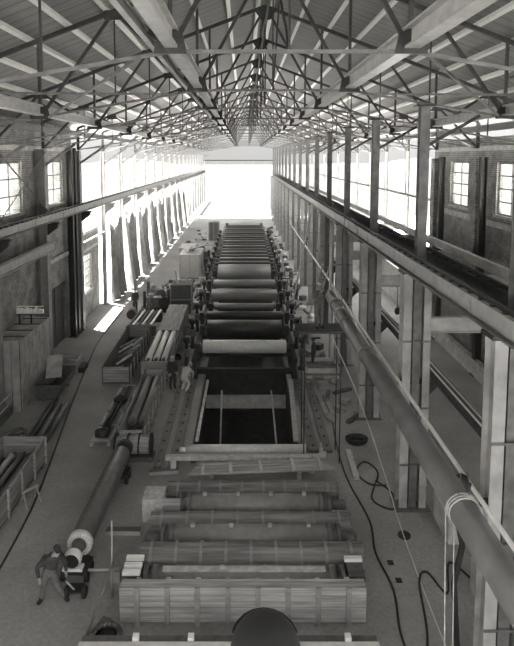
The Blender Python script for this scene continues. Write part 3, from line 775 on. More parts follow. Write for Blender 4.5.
for k in range(9):
    y = rnd.uniform(29.2,34.6); x = -6.8+rnd.uniform(-.3,.2)
    q = MB().bar((-.25,-.3,.0),(.25,.9,.12),.12,.06).build('scrap_board', 'woodpale' if k % 2 else 'woody', None, (x,y,.22+.07*k)); q.rotation_euler = (0,0,rnd.uniform(-.12,.12))
    tag(q, 'short board lying in the dark scrap cart', 'board', 'boards in the dark scrap cart')
t = thing('pipe_rack', 'low rack of pale pipes and boards beyond scrap cart', 'rack', (-6.95,36.4,0))
for k, x in enumerate((-.8,-.5,-.2,.1,.38,.65)):
    MB().bar((x,0,.7+.05*(k%2)),(x+.15,4.1,.75),.13,.1).build('pipe', 'rollpale' if k % 2 else 'steel', t)
for y in (.4,3.5): MB().box(-1.0,1.0,y,y+.2,0,.64).build('trestle', 'wooddark', t)
# upright dark crate and engine
t = thing('upright_crate', 'tall dark upright crate behind the three-roll cart', 'crate', (-4.75,41.9,0))
MB().box(-.85,.75,0,1.6,.05,2.3).build('body', 'wooddark', t); MB().box(-.9,-.8,-.04,0,0,2.35).box(.7,.8,-.04,0,0,2.35).box(-.9,.8,-.04,0,1.1,1.2).build('frame', 'wood', t)
MB().bar((-.4,.4,2.3),(-.5,.5,3.3),.1,.1).bar((.3,.6,2.3),(.35,.8,3.5),.12,.1).build('sticking_board', 'woodpale', t)
def engine(name, label, loc, rz=0):
    t = thing(name, label, 'machine', loc, rz)
    MB().box(-1,1,-.5,.5,.25,.45).build('bed', 'steel', t)
    MB().box(-.6,.5,-.35,.35,.45,1.2).build('body', 'steelmid', t)
    MB().lathe((.65,-.45,.8),(.65,-.3,.8),[(0,.45),(1,.45)],18).build('flywheel', 'steel', t)
    MB().tube((-.8,0,.45),(-.8,0,1.7),.12,10).build('stack', 'steel', t)
    MB().tube((-.3,0,1.2),(-.3,0,1.5),.2,12).build('cylinder', 'steellight', t)
    for x in (-.75,.75):
        for s in (-.5,.5): MB().tube((x,s-.04,.25),(x,s+.04,.25),.25,14).build('wheel', 'black', t)
    return t
engine('hoisting_engine', 'small wheeled engine among workers, left of tall dark crate', (-6.9,42.6,0), .3)
engine('hoisting_engine', 'second wheeled engine behind the first among workers', (-7.2,45.4,0), -.4)
t = thing('oil_drum', 'dark open drum lying on floor left of the carts', 'drum', (-8.35,40.6,.36), .1)
MB().lathe((0,0,0),(0,.95,0),[(0,.33),(.01,.36),(.5,.345),(.99,.36),(1,.34)],20).build('barrel', 'steelmid', t); MB().tube((0,-.012,0),(0,.0,0),.335,20).build('mouth_shade', 'black', t)  # black disc on the closed end stands in for the dark inside
# skid frame
t = thing('skid_frame', 'flat low skid of fittings left of nearest cart', 'skid', (-6.0,22.3,0))
MB().box(-.42,-.3,0,6,0,.14).box(.3,.42,0,6,0,.14).build('runner', 'woodpale', t)
for k in range(5): MB().box(-.42,.42,.1+k*1.4,.3+k*1.4,.14,.2).build('cross_board', 'wood', t)
MB().tube((-.1,.5,.3),(-.05,3.4,.3),.09,8).tube((.12,.8,.3),(.15,5.4,.3),.07,8).build('pipe', 'steel', t)
for k in (0,1): MB().lump((0,.5+3.3*k,.35),.33,.3,.2,3+k).build('fitting', 'steel', t)
t = thing('winch', 'dark winch drum with cradle at far end of huge roll', 'winch', (-4.5,21.4,0))
MB().tube((-.55,0,.55),(.75,0,.6),.36,18).build('drum', 'wood', t)
for x in (-.6,-.1,.35,.8): MB().tube((x-.03,0,.58),(x+.03,0,.58),.44,18).build('flange', 'steel', t)
MB().box(-.7,.9,-.3,.3,0,.18).build('base', 'wooddark', t)

# far left piles
def stack(name, label, x, y, w, d, h, m='wood', lid='woodpale'):
    t = thing(name, label, 'crate', (x,y,0))
    MB().box(-w/2,w/2,0,d,.1,h).build('body', m, t)
    for xx in (-w/2+.1,0,w/2-.1): MB().box(xx-.05,xx+.05,-.04,0,0,h).build('batten', lid, t)
    MB().box(-w/2,w/2,0,.12,0,.1).box(-w/2,w/2,d-.12,d,0,.1).build('skid', 'wooddark', t)
    return t
stack('big_crate', 'pale boxy crate with boards on top, far left of machine', -5.35,54.6,2.1,4.2,2.4,'woodpale','wood')
stack('big_crate', 'second boxy crate beyond the pale one', -6.3,60.5,1.6,3.5,2.1,'woodpale','wood')
stack('big_crate', 'dark upright crate beside far left end of machine', -4.35,80,1.5,1.5,2.6,'wooddark','wood')
rnd = random.Random(11)
for k in range(8):
    a = rnd.uniform(-.5,.5); q = MB().bar((0,-1.1,0),(0,1.1,.0),.22,.06).build('loose_plank', 'woodpale' if k % 2 else 'wooddark', None, (-5.35+rnd.uniform(-.6,.6),56.5+rnd.uniform(-1,1),2.43+.062*k)); q.rotation_euler = (0,0,a)
    tag(q, 'plank piled on top of the pale far crate', 'plank', 'planks on the pale far crate')
engine('far_engine', 'dark small machine beyond the boxy crates', (-5.9,68,0), .2)
engine('far_engine', 'dark small machine beside the dryers on left floor', (-4.6,64,0), 1.4)

# debris: sharing one label per group
def debris(n, x0, x1, y0, y1, seed, name, label, group, kinds=('wood','woodpale','steel')):
    r = random.Random(seed); protos = []
    for k in range(6):
        if k % 3 == 0: me = MB().box(-.5*r.uniform(.6,1.4),.5*r.uniform(.6,1.4),-.1,.1,0,.07*r.uniform(1,2)).mesh(name, kinds[k % len(kinds)])
        elif k % 3 == 1: me = MB().box(-.25,.25,-.2,.2,0,.3*r.uniform(.7,1.3)).mesh(name, kinds[k % len(kinds)])
        else: me = MB().lump((0,0,.12),.22,.3,.16,k,.3).mesh(name, kinds[k % len(kinds)])
        protos.append(me)
    placed = []
    for k in range(n):
        for _ in range(30):
            x, y = r.uniform(x0,x1), r.uniform(y0,y1)
            if all((x-a)**2+(y-c)**2 > .8 for a, c in placed): break
        placed.append((x,y))
        o = bpy.data.objects.new(name, protos[k % 6]); COL.objects.link(o); o.location = (x,y,0); o.rotation_euler = (0,0,r.uniform(0,PI))
        tag(o, label, 'scrap', group)
debris(26, -4.05,-3.45, 31.5,54, 21, 'floor_scrap', 'small scrap piece on floor along left of machine', 'scrap along the left of the machine')
debris(40, -7.6,-3.7, 46.5,53.5, 22, 'floor_scrap', 'small scrap piece strewn between workers and far crates', 'scrap before the far crates')
debris(26, -8.2,-3.8, 66,92, 23, 'floor_scrap', 'small scrap piece strewn beyond the far crates', 'scrap beyond the far crates', ('woodpale','steel','canvas'))
debris(60, 3.7,5.0, 34,95, 24, 'floor_scrap', 'small scrap piece strewn between machine and right columns', 'scrap right of the machine', ('steel','wooddark','rollpale'))
debris(14, 3.9,5.0, 24.5,33, 25, 'floor_scrap', 'small wood scrap on floor right of the pit', 'scrap right of the pit', ('wooddark','wood','wood'))
# low timbers right of pit
def plank(name, label, p, q, w, h, m='wood', group=None):
    return tag(MB().bar(p, q, w, h).build(name, m), label, 'plank', group)
plank('floor_plank', 'short pale plank on floor right of bare roll', (3.1,21.3,.04),(3.45,22.9,.04),.3,.08,'woodpale')
plank('floor_plank', 'second pale plank standing out beyond crate ends', (4.2,19.9,.06),(4.25,21.9,.06),.22,.12,'woodpale')
plank('floor_plank', 'dark plank lying beside right sole plate, left of two', (3.85,24.9,.06),(3.75,27.2,.06),.2,.12,'wood')
plank('floor_plank', 'dark plank lying beside right sole plate, right of two', (4.15,24.9,.06),(4.05,27.2,.06),.2,.12,'wood')
t = thing('low_bin', 'low concrete coloured box on floor right of the machine front', 'box', (4.3,29.4,0))
MB().box(-.9,.85,0,.06,0,.6).box(-.9,.85,1.6,1.66,0,.6).box(-.9,-.84,.06,1.6,0,.6).box(.79,.85,.06,1.6,0,.6).build('sides', 'concrete', t); MB().box(-.84,.79,.06,1.6,0,.4).build('filling', 'rubble', t)

# ------------------------------------------------------------------ left foreground
# lean-to shed
t = thing('storage_shed', 'flat sheet-roofed shed with ribbed boards against left brick wall', 'shed', (-11.1,25.55,0))
MB().box(-.68,.65,-.05,4.05,3.38,3.44).build('roof_sheet', 'steellight', t)
MB().box(-.63,.56,.03,3.95,.0,3.38).build('walls', 'steel', t)
for k in range(8): MB().box(.56,.61,.06+.49*k,.06+.49*k+.43,.0,3.36).build('front_board', 'steellight', t)
for k in range(3): MB().box(-.62+.4*k,-.62+.4*k+.36,-.02,.03,.0,3.36).build('end_board', 'steellight', t)
for k in range(4): MB().box(-.67,.64,.5+1.0*k,.56+1.0*k,3.44,3.48).build('roof_seam', 'steelmid', t)
t = thing('white_rack', 'rack of small white blocks standing on the shed roof', 'rack', (-11.25,28.2,3.44))
for x in (-.3,.3): MB().box(x-.03,x+.03,-.03,.03,0,.5).build('leg', 'steel', t)
MB().box(-.45,.95,-.04,.04,0.49,.5+.05).build('shelf', 'steel', t); MB().box(-.45,.95,-.03,.03,.9,.94).build('top_rail', 'white', t)
for k in range(9): MB().box(-.43+.155*k,-.43+.155*k+.12,-.1,.1,.55,.86-.05*(k%3)).build('block', 'white', t)
# skip / hopper
t = thing('tipping_skip', 'dark tipping skip with propped lid beside shed', 'skip', (-9.55,26.3,0))
MB().poly([(-.5,0,.25),(.35,0,.25),(.6,0,.95),(-.6,0,.95)],(0,.06,0)).poly([(-.5,2.6,.25),(.35,2.6,.25),(.6,2.6,.95),(-.6,2.6,.95)],(0,.06,0)).poly([(.35,.06,.25),(.41,.06,.25),(.66,.06,.95),(.6,.06,.95)],(0,2.54,0)).poly([(-.5,.06,.25),(-.44,.06,.25),(-.54,.06,.95),(-.6,.06,.95)],(0,2.54,0)).box(-.5,.35,0,2.6,.2,.25).build('body', 'wooddark', t)
MB().bar((.0,.9,.98),(-.25,2.0,1.75),.75,.05).build('lid', 'steellight', t)
for x in (-.35,.3):
    for y in (.4,2.2): MB().tube((x-.04,y,.14),(x+.04,y,.14),.14,12).build('wheel', 'black', t)
t = thing('small_bin', 'small dark wooden bin past the tipping skip', 'bin', (-9.95,30.1,0))
MB().box(-.75,.65,0,.06,0,.75).box(-.75,.65,1.3,1.36,0,.75).box(-.75,-.69,.06,1.3,0,.75).box(.59,.65,.06,1.3,0,.75).box(-.69,.59,.06,1.3,0,.1).build('sides', 'wood', t)
MB().box(.7,1.0,.2,1.1,0,.3).build('side_step', 'steel', t)
# railing
t = thing('guard_rail', 'pale two-bar guard rail at left edge by the shed', 'railing', (-10.85,19.9,0))
for z in (.62,1.05): MB().tube((0,0,z),(0,5.3,z),.03,8).build('rail', 'rollpale', t)
for k in range(4): MB().tube((0,5.3*k/3,0),(0,5.3*k/3,1.08),.03,8).build('post', 'steellight', t)
MB().box(-.08,.08,3.5,5.2,.1,.5).build('toe_board', 'steelmid', t)
# long cart with pipes
CX, CY, CR = -8.75, 12.9, math.radians(-.6)
t = open_crate('stake_cart', 'long stake-sided cart of pipes, left foreground', (CX,CY,0), CR, 8.3, 1.75, 1.05, st=8)
MB().box(-.8,.8,.2,.35,.16,.5).box(-.8,.8,7.5,7.65,.16,.5).build('bearer', 'wooddark', t)
MB().bar((-.1,5.4,1.1),(.75,4.3,1.15),.12,.08).build('loose_brace', 'woodpale', t)
for k,(x,r,m,y0,L,lb) in enumerate(((-.62,.2,'roll',.4,7.0,'thick grey pipe along left side of stake cart'),(-.2,.12,'rollpale',.5,7.3,'pale pipe in middle of stake cart'),(.18,.12,'roll',.4,7.4,'grey pipe right of the pale one in stake cart'),(.52,.14,'rolldark',.5,7.2,'dark pipe along right side of stake cart'))):
    loose_roll(lb, CX+x, CY+y0, .5+r, L, r, CR, m, 'loose_pipe')
for k,(dx,m) in enumerate(((0,'rolldark'),(.35,'steelmid'),(.7,'rolldark'))):
    loose_roll('pipe on floor beyond the stake cart, %s' % ('left of three','middle of three','right of three')[k], -9.0+dx, 21.9, .14, 4.3, .13, .06, m, 'loose_pipe', 'three pipes beyond the stake cart')
t = thing('cable_heap', 'tangled dark heap of cable left of the three floor pipes', 'heap', (-9.7,22.2,0))
b = MB(); r = random.Random(4)
for k in range(9):
    cx, cy, rr = r.uniform(-.15,.15), r.uniform(-.3,.6), r.uniform(.25,.42)
    b.path([(cx+rr*math.cos(a*.5), cy+rr*1.4*math.sin(a*.5), .06+.05*k+.03*math.sin(a)) for a in range(13)], .035, 5)
b.build('coils', 'steelmid', t); MB().lump((0,.1,.1),.35,.55,.14,6).build('core', 'wooddark', t)
# saw horse
_m = 'wood'
t = thing('saw_horse', 'small pale saw horse right of the stake cart', 'saw horse', (-7.4,18.4,0), .9)
MB().bar((-.3,0,.58),(.3,0,.58),.08,.07).build('top_bar', 'wood', t)
for x in (-.28,.28):
    for s in (-1,1): MB().bar((x*.85,0,.56),(x,s*.25,0),.04,.04).build('leg', 'wood', t)

# ------------------------------------------------------------------ cables and small floor things
def cable(name, label, pts, r, m, cat='cable'):
    P = [Vector((x,y,z if z else r)) for (x,y,z) in pts]; out = []
    for i in range(len(P)-1):
        p0 = P[max(i-1,0)]; p1 = P[i]; p2 = P[i+1]; p3 = P[min(i+2,len(P)-1)]
        for k in range(6):
            s = k/6; out.append(.5*((2*p1)+(-p0+p2)*s+(2*p0-5*p1+4*p2-p3)*s*s+(-p0+3*p1-3*p2+p3)*s**3))
    out.append(P[-1]); return tag(MB().path(out, r, 6).build(name, m), label, cat)
cable('floor_rail', 'thin dark line running up the left floor in a long curve', [(-7.0,10,0),(-7.1,14,0),(-7.25,18,0),(-7.7,21.5,0),(-8.35,26,0),(-9.0,31,0),(-9.5,36,0),(-9.5,43,0)], .035, 'steel')
cable('air_hose', 'dark hose snaking down floor right of crate row', [(4.15,25.5,0),(3.9,23,0),(3.85,20,0),(4.15,17.5,0),(4.0,16,0),(4.15,14.5,0),(3.95,12.8,0),(4.3,10.8,0)], .03, 'black', 'hose')
cable('air_hose', 'dark hose curling across floor toward lower right', [(3.9,11.3,0),(4.6,13.0,0),(4.95,14.8,0),(5.3,15.2,0),(5.6,14.4,0),(6.1,15.6,0),(6.6,14.6,0)], .03, 'black', 'hose')
cable('air_hose', 'looping dark hose right of the pit by hose coil', [(5.2,19.5,0),(4.6,19.6,0),(4.3,20.4,0),(4.75,21.1,0),(5.1,20.3,0),(4.5,18.7,0),(5.1,18.1,0),(5.3,19.0,0),(4.9,19.8,0)], .03, 'black', 'hose')
b = MB(); r = random.Random(9)
for k in range(6):
    rr = r.uniform(.25,.45); b.path([(rr*math.cos(a*.55)+r.uniform(-.03,.03), rr*.8*math.sin(a*.55), .04+.035*k) for a in range(13)], .03, 5)
tag(b.build('hose_coil', 'black', None, (4.75,22.6,0)), 'coil of black hose on floor between pit and right column', 'hose')
cable('slack_rope', 'pale thin rope slanting from big pipe down to floor', [(3.35,21.4,5.2),(4.3,20.2,3.0),(4.9,18.6,1.0),(5.0,17.2,.3),(5.0,15.0,.02),(4.95,12.0,.02)], .018, 'rollpale', 'rope')
for (x,y,lb) in ((4.35,15.6,'small dark bolt hole cover in right floor, farther'),(4.4,14.9,'small dark bolt hole cover in right floor, nearer')):
    tag(MB().box(x-.08,x+.08,y-.08,y+.08,0,.03).build('floor_plate', 'black'), lb, 'plate')
tag(MB().tube((5.1,16.8,0),(5.1,16.8,.04),.2,14).build('floor_cover', 'steel'), 'round dark cover on floor right of hoses', 'cover')
t = tag(MB().box(6.35,7.2,16.4,17.8,0,.85).build('concrete_block', 'concrete'), 'pale concrete block between right columns, farther of two', 'block')
t = tag(MB().box(6.3,6.75,13.5,14.6,0,.95).build('concrete_block', 'concrete'), 'pale concrete block between right columns, nearer of two', 'block')

# ------------------------------------------------------------------ big suspended pipe
A = Vector((3.27, 20.8, 6.78)); B_ = Vector((3.27, 3.2, 6.72))
t = thing('big_steel_pipe', 'large dark steel pipe slung high along right side', 'pipe', A)
Lp = (B_-A)
MB().lathe((0,0,0), Lp, [(0,.17),(.004,.215),(1,.215)], 28).build('shell', 'pipe', t)
for f in (.08,.2,.36): MB().lathe(Lp*(f-.0045), Lp*(f+.0045), [(0,.215),(.01,.238),(.99,.238),(1,.215)], 24).build('joint_collar', 'steelmid', t)
MB().tube(Lp*-.001, Lp*-.004, .17, 20).build('end_cap', 'rolldark', t)
for k, y in enumerate((18.37, 7.9, 5.03)):
    t = thing('rope_sling', 'rope sling round the big pipe, %s' % ('far one','middle one','near one')[k], 'rope', (3.27, y, 6.75))
    for dy in (-.06,0,.06): MB().path([(.24*math.cos(a*PI/8), dy, .24*math.sin(a*PI/8)) for a in range(17)], .015, 5).build('wrap', 'woodpale', t)
    if k == 1:
        for dx in (-.08, .08): MB().tube((dx,0,.26),(1.89+dx,4.6,-2.1),.012,6).build('fall', 'steelmid', t)
    else: MB().tube((0,0,.26),(.1,0,7.4),.012,6).build('fall', 'steelmid', t)
t = thing('hanging_rope', 'pair of thin ropes hanging down from the big pipe', 'rope', (3.42,8.6,0))
for dx in (0,.14): MB().tube((dx,0,.02),(dx-.14,.05,6.6),.01,5).build('strand', 'woodpale', t)
# scaffold under the man
t = thing('work_scaffold', 'pole scaffold with plank deck under man at pipe end', 'scaffold', (3.05, 21.55, 0))
for x in (-.7,.7):
    for y in (-.5,.5): MB().tube((x,y,0),(x,y,5.24),.022,6).build('pole', 'steel', t)
MB().box(-1.0,.95,-.6,.6,5.24,5.3).build('deck', 'wooddark', t)
for y in (-.5,.5): MB().bar((-.7,y,3.6),(.7,y,3.6),.05,.07).build('ledger', 'wooddark', t)
# ladders
def ladder(label, p, q, w, nr):
    p = Vector(p); q = Vector(q); t = thing('ladder', label, 'ladder', p); d = q-p
    s = Vector((0,1,0)) if abs(d.y) < abs(d.x) else Vector((1,0,0))
    for k in (-1,1): MB().bar(s*(k*w/2), d+s*(k*w/2), .06, .09).build('rail', 'woodpale', t)
    for i in range(nr): c = d*((i+.5)/nr); MB().tube(c-s*(w/2), c+s*(w/2), .02, 6).build('rung', 'woodpale', t)
    return t
ladder('tall wooden ladder leaning from floor up to right crane girder', (3.75,43.2,0), (5.2,42.4,8.6), .45, 24)
ladder('shorter wooden ladder leaning against right column row', (4.0,35.5,0), (5.1,34.2,5.4), .42, 14)
tag(MB().tube((4.9,31.2,0),(4.9,31.2,8.3),.07,8).build('standing_pole', 'rollpale'), 'tall pale pole standing in front of right columns', 'pole')
t = thing('chain_hoist', 'black chain hoist hanging between right columns', 'hoist', (7.0,25.05,6.15))
MB().tube((0,0,-1.0),(0,0,0),.015,6).build('chain', 'steel', t); MB().lump((0,0,-1.15),.14,.12,.18,2,.05).build('block', 'black', t)
# hose cluster hanging at near pipe rack
t = thing('hose_bundle', 'dark valve and hose bundle hanging on nearest right column', 'hose', (4.95,12.2,4.4))
MB().path([(.0,0,.2),(-.12,-.1,-.4),(.02,-.2,-1.2),(-.1,-.1,-2.2),(.1,0,-4.3)], .07, 8).build('hose', 'black', t)
MB().lump((0,-.05,.2),.22,.2,.2,8,.2).build('valve', 'steel', t)
MB().tube((-.55,-.2,.5),(.1,0,.3),.04,6).build('lever', 'steel', t)

# ------------------------------------------------------------------ people
def person(label, loc, rz, J, top='cloth', leg='cloth', hat='cap', hatm='cloth', scale=1):
    t = thing('person', label, 'person', loc, rz)
    names = ['pelvis','waist','chest','neck','headb','sL','eL','wL','hL','sR','eR','wR','hR','pL','kL','aL','tL','pR','kR','aR','tR']
    rad = dict(pelvis=.145,waist=.13,chest=.155,neck=.062,headb=.06,sL=.085,eL=.052,wL=.034,hL=.038,sR=.085,eR=.052,wR=.034,hR=.038,pL=.10,kL=.068,aL=.05,tL=.045,pR=.10,kR=.068,aR=.05,tR=.045)
    E_ = [('pelvis','waist'),('waist','chest'),('chest','neck'),('neck','headb'),('chest','sL'),('sL','eL'),('eL','wL'),('wL','hL'),('chest','sR'),('sR','eR'),('eR','wR'),('wR','hR'),('pelvis','pL'),('pL','kL'),('kL','aL'),('aL','tL'),('pelvis','pR'),('pR','kR'),('kR','aR'),('aR','tR')]
    J = {k: Vector(v) for k, v in J.items()}
    hd = J['head']; J['headb'] = J['neck'].lerp(hd, .6)
    for s in 'LR':
        J['h'+s] = J['w'+s] + (J['w'+s]-J['e'+s]).normalized()*.09
    me = bpy.data.meshes.new('skel'); me.from_pydata([J[n] for n in names], [(names.index(a), names.index(c)) for a, c in E_], [])
    o = bpy.data.objects.new('skel', me); COL.objects.link(o)
    md = o.modifiers.new('s', 'SKIN'); 
    for i, n in enumerate(names):
        sv = me.skin_vertices[0].data[i]; r = rad[n]; r *= 1.28; sv.radius = (r, r*(.8 if n in ('chest','pelvis','waist') else 1)); sv.use_root = (n == 'pelvis')
    sb = o.modifiers.new('b', 'SUBSURF'); sb.levels = 2; sb.render_levels = 2
    dg = bpy.context.evaluated_depsgraph_get(); dg.update()
    bm = bmesh.new(); bm.from_mesh(o.evaluated_get(dg).to_mesh())
    bpy.data.objects.remove(o)
    def segd(p, a, c):
        ab = c-a; s = max(0, min(1, (p-a).dot(ab)/max(ab.length_squared,1e-6))); return (p-(a+ab*s)).length
    cls = {('pelvis','waist'):2,('pelvis','pL'):2,('pelvis','pR'):2,('pL','kL'):2,('kL','aL'):2,('pR','kR'):2,('kR','aR'):2,('aL','tL'):3,('aR','tR'):3,('wL','hL'):0,('wR','hR'):0,('neck','headb'):0}
    for f in bm.faces:
        c = f.calc_center_median(); e = min(E_, key=lambda e: segd(c, J[e[0]], J[e[1]])); f.material_index = cls.get(e, 1); f.smooth = True
    # head with nose, ears, brow; looks along local f
    up = (hd-J['neck']).normalized(); f0 = Vector(J.get('look', (0,-1,0))); sd_ = f0.cross(up).normalized(); fw = up.cross(sd_).normalized()
    Mx = Matrix((( sd_.x, fw.x, up.x, hd.x),(sd_.y, fw.y, up.y, hd.y),(sd_.z, fw.z, up.z, hd.z),(0,0,0,1)))
    def blob(c, r, mi, seg=12):
        n0 = len(bm.faces)
        g = bmesh.ops.create_uvsphere(bm, u_segments=seg, v_segments=seg-4, radius=1, matrix=Mx @ Matrix.Translation(c) @ Matrix.Diagonal((*r,1)))
        for v in g['verts']:
            for f in v.link_faces: f.material_index = mi; f.smooth = True
    blob((0,0,.0),(.075,.095,.115),0,16); blob((0,.098,-.015),(.013,.02,.022),0,8); blob((.077,0,-.01),(.012,.022,.032),0,8); blob((-.077,0,-.01),(.012,.022,.032),0,8)
    blob((.03,.082,.02),(.014,.012,.009),4,8); blob((-.03,.082,.02),(.014,.012,.009),4,8); blob((0,.085,-.055),(.024,.01,.006),4,8); blob((0,.05,-.085),(.04,.035,.03),0,10)
    # fingers
    for s in 'LR':
        w = J['w'+s]; h = J['h'+s]; d = (h-w).normalized(); a = d.cross(Vector((0,0,1)) if abs(d.z) < .9 else Vector((0,1,0))).normalized(); n_ = a.cross(d)
        for k, (o_, ln) in enumerate(((-.028,.062),(-.010,.074),(.009,.07),(.027,.055))):
            p0 = h+a*o_; p1 = p0+d*ln*.55+n_*-.008; p2 = p1+d*ln*.35-n_*.025
            for (pa, pb_, ra, rb) in ((p0,p1,.0095,.0085),(p1,p2,.0088,.007)):
                dd = pb_-pa; bmesh.ops.create_cone(bm, cap_ends=True, segments=6, radius1=ra, radius2=rb, depth=dd.length*1.15, matrix=Matrix.Translation((pa+pb_)/2) @ dd.to_track_quat('Z','Y').to_matrix().to_4x4())
        p0 = w.lerp(h,.45)+a*-.03; p1 = p0+(d*.6-a*.6)*.06; dd = p1-p0
        bmesh.ops.create_cone(bm, cap_ends=True, segments=6, radius1=.012, radius2=.008, depth=dd.length, matrix=Matrix.Translation((p0+p1)/2) @ dd.to_track_quat('Z','Y').to_matrix().to_4x4())
    m2 = bpy.data.meshes.new('body'); bm.to_mesh(m2); bm.free()
    for k in ('skin', top, leg, 'black', 'wooddark'): m2.materials.append(M[k])
    bo = bpy.data.objects.new('body', m2); COL.objects.link(bo); bo.parent = t
    # hair + hat
    def hobj(name, parts, m):
        b2 = bmesh.new()
        for (c, r, lo) in parts:
            g = bmesh.ops.create_uvsphere(b2, u_segments=16, v_segments=12, radius=1)
            vs = [v for v in g['verts'] if v.co.z < lo]; bmesh.ops.delete(b2, geom=vs, context='VERTS')
            for v in b2.verts:
                if v not in g['verts'] : continue
                v.co = Vector((v.co.x*r[0]+c[0], v.co.y*r[1]+c[1], v.co.z*r[2]+c[2]))
        b2.transform(Mx)
        bmesh.ops.recalc_face_normals(b2, faces=b2.faces)
        for f in b2.faces: f.smooth = True
        mm = bpy.data.meshes.new(name); b2.to_mesh(mm); b2.free(); mm.materials.append(M[m])
        q = bpy.data.objects.new(name, mm); COL.objects.link(q); q.parent = t
        sm_ = q.modifiers.new('t','SOLIDIFY'); sm_.thickness = .006
        return q
    hobj('hair', [((0,-.012,.012),(.082,.096,.118),-.2)], 'wooddark')
    if hat:
        hobj('cap', [((0,-.005,.045),(.094,.108,.09),.0)], hatm)
        b3 = MB(); hc = [Mx @ Vector((.11*math.sin(a)*.85, .03+.13*max(0,math.cos(a)), .045)) for a in [(-1.3+2.6*k/8) for k in range(9)]]
        up_ = up*.008; b3.poly(hc, up_); b3.build('cap_peak', hatm, t)
    t.scale = (scale,)*3
    return t
STAND = dict(pelvis=(0,0,.93),waist=(0,0,1.08),chest=(0,0,1.30),neck=(0,0,1.47),head=(0,-.02,1.62),
    sL=(.18,0,1.38),eL=(.24,0,1.1),wL=(.2,-.14,.9),sR=(-.18,0,1.38),eR=(-.24,.02,1.1),wR=(-.22,-.08,.86),
    pL=(.09,0,.87),kL=(.1,-.02,.48),aL=(.11,.03,.09),tL=(.12,-.15,.045),pR=(-.09,0,.87),kR=(-.1,-.02,.48),aR=(-.11,.03,.09),tR=(-.12,-.15,.045))
def pose(**k): d = dict(STAND); d.update(k); return d
# foreground man: faces right (+X), leaning, legs apart
person('person in dark work clothes and cap leaning by huge roll', (-5.28,14.2,0), 0,
  pose(pelvis=(0,0,.86),waist=(.06,0,.99),chest=(.14,-.02,1.18),neck=(.2,-.03,1.35),head=(.25,-.06,1.5),look=(.6,-.7,-.25),
    sL=(.30,.05,1.28),eL=(.42,.1,1.05),wL=(.46,.02,.84),sR=(-.02,-.1,1.26),eR=(-.26,-.18,1.08),wR=(-.16,-.3,.88),
    pL=(.09,.03,.80),kL=(.24,-.04,.44),aL=(.42,.0,.09),tL=(.55,-.1,.045),pR=(-.08,-.02,.80),kR=(-.12,-.1,.44),aR=(-.2,-.05,.09),tR=(-.26,-.22,.045)),
  'cloth','clothmid','cap','cloth')
# man at pipe end on scaffold, arms up to pipe, back towards camera
person('person in grey overalls on scaffold reaching to big pipe end', (2.93,21.45,5.30), -2.8, 
  pose(wL=(.14,.42,1.52),eL=(.22,.16,1.3),wR=(-.14,.42,1.52),eR=(-.22,.16,1.3),look=(0,1,0),tL=(.12,.2,.045),tR=(-.12,.2,.045),aL=(.11,.02,.09),aR=(-.11,.02,.09),kL=(.1,.04,.48),kR=(-.1,.04,.48)),
  'clothmid','clothmid','cap','clothpale', 1.04)
# two workers near the left carts
person('person in dark clothes and white cap standing beside three-roll cart', (-3.72,28.2,0), .5, pose(), 'cloth','cloth','cap','clothpale')
person('person in pale shirt and hat bending beside left of pit', (-3.0,27.6,.1), 2.6,
  pose(pelvis=(0,.1,.72),waist=(0,.02,.86),chest=(0,-.16,1.04),neck=(0,-.3,1.16),head=(0,-.4,1.27),look=(0,-.8,-.6),
    sL=(.18,-.2,1.08),eL=(.22,-.42,.88),wL=(.14,-.52,.62),sR=(-.18,-.2,1.08),eR=(-.22,-.42,.88),wR=(-.12,-.5,.6),
    pL=(.09,.1,.68),kL=(.14,-.16,.42),aL=(.13,.08,.09),tL=(.14,-.1,.045),pR=(-.09,.1,.68),kR=(-.14,-.16,.42),aR=(-.13,.08,.09),tR=(-.14,-.1,.045)),
  'clothpale','clothpale','cap','white')
for (x,y,rz,lb,tp) in ((-8.5,42.9,.2,'person in dark clothes standing leftmost among the engine workers','cloth'),
    (-7.2,41.45,1.5,'person in grey standing in front of the nearer engine','clothmid'),(-6.05,44.0,-1.2,'person standing right of the wheeled engines','cloth'),
    (-5.6,45.5,2.5,'person in pale shirt behind the tall dark crate','clothpale'),
    (-3.95,57.5,-.8,'person in dark clothes walking beside the far pale crate','cloth'),(-7.0,66.5,.8,'person in dark clothes beyond the far crates','cloth'),
    (4.4,46.3,2.2,'person in grey right of the dryers near the tall ladder','clothmid'),(4.35,51.0,1.0,'person in dark clothes farther along right of the dryers','cloth'),
    (3.95,31.0,-1.8,'person in dark clothes right of the machine front','cloth')):
    person(lb, (x,y,0), rz, pose(), tp, 'cloth', 'cap', 'clothpale' if 'grey' in lb else 'cloth')

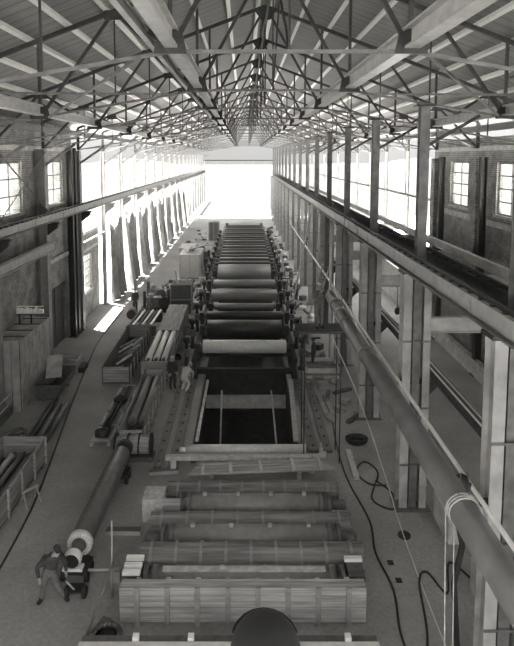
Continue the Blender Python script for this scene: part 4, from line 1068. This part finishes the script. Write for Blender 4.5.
# ------------------------------------------------------------------ travelling crane that carries the camera and the watcher
t = thing('crane_bridge', 'travelling crane bridge under the camera', 'crane', (0,0,0))
for y in (-.9, .6): MB().ibeam((-10.75,y,9.41),(5.42,y,9.41),.3,.7,.04).build('bridge_girder', 'steelmid', t)
MB().box(-1.5,1.5,-1.1,.8,9.76,9.81).build('deck', 'wooddark', t)
for x in (-10.75,5.42): MB().box(x-.12,x+.12,-1.5,1.6,8.965,9.06).build('end_truck', 'steel', t)
MB().box(-1.2,1.2,.76,1.9,8.80,8.86).build('catwalk', 'wooddark', t)
for x in (-1.1,1.1): MB().box(x-.04,x+.04,.76,.82,8.86,9.2).build('hanger', 'steel', t)
person('person seen only as dark rounded cap top at bottom edge', (.06,1.42,8.86), PI, pose(), 'cloth','cloth','cap','felt', 1.06)

# ------------------------------------------------------------------ world beyond the open end and sides
r = random.Random(2)
b = MB(); n = 60
top = [5.5+2.2*math.sin(i*.35)+1.2*math.sin(i*1.1+1)+r.uniform(-.5,.5) for i in range(n+1)]
for i in range(n+1):
    x = -300+600*i/n
    b.v += [(x, 235+6*math.sin(i*.7), -.1), (x, 262, top[i]), (x, 330, top[i]+2.5)]
for i in range(n):
    for k in (0,1): b.f.append((i*3+k, i*3+3+k, i*3+4+k, i*3+1+k)); b.sm.append(1)
tag(b.build('hillside', 'tree'), kind='structure')

# ------------------------------------------------------------------ haze: dust and smoke hanging in the hall
hz = bpy.data.materials.new('haze'); hz.use_nodes = True
_n = hz.node_tree.nodes; _n.clear(); _o = _n.new('ShaderNodeOutputMaterial'); _v = _n.new('ShaderNodeVolumeScatter')
_v.inputs['Density'].default_value = .0030; _v.inputs['Anisotropy'].default_value = .35; _v.inputs['Color'].default_value = (1,1,1,1)
hz.node_tree.links.new(_v.outputs[0], _o.inputs['Volume'])
b = MB(); b.poly([(-11.0,26,.12),(12.6,26,.12),(12.6,26,13.9),(XC,26,18.2),(-11.0,26,13.9)],(0,YE-27,0))
q = b.build('dust_haze', hz); q['kind'] = 'stuff'; tag(q, 'thin bright dust haze filling the hall toward its far end', 'haze')
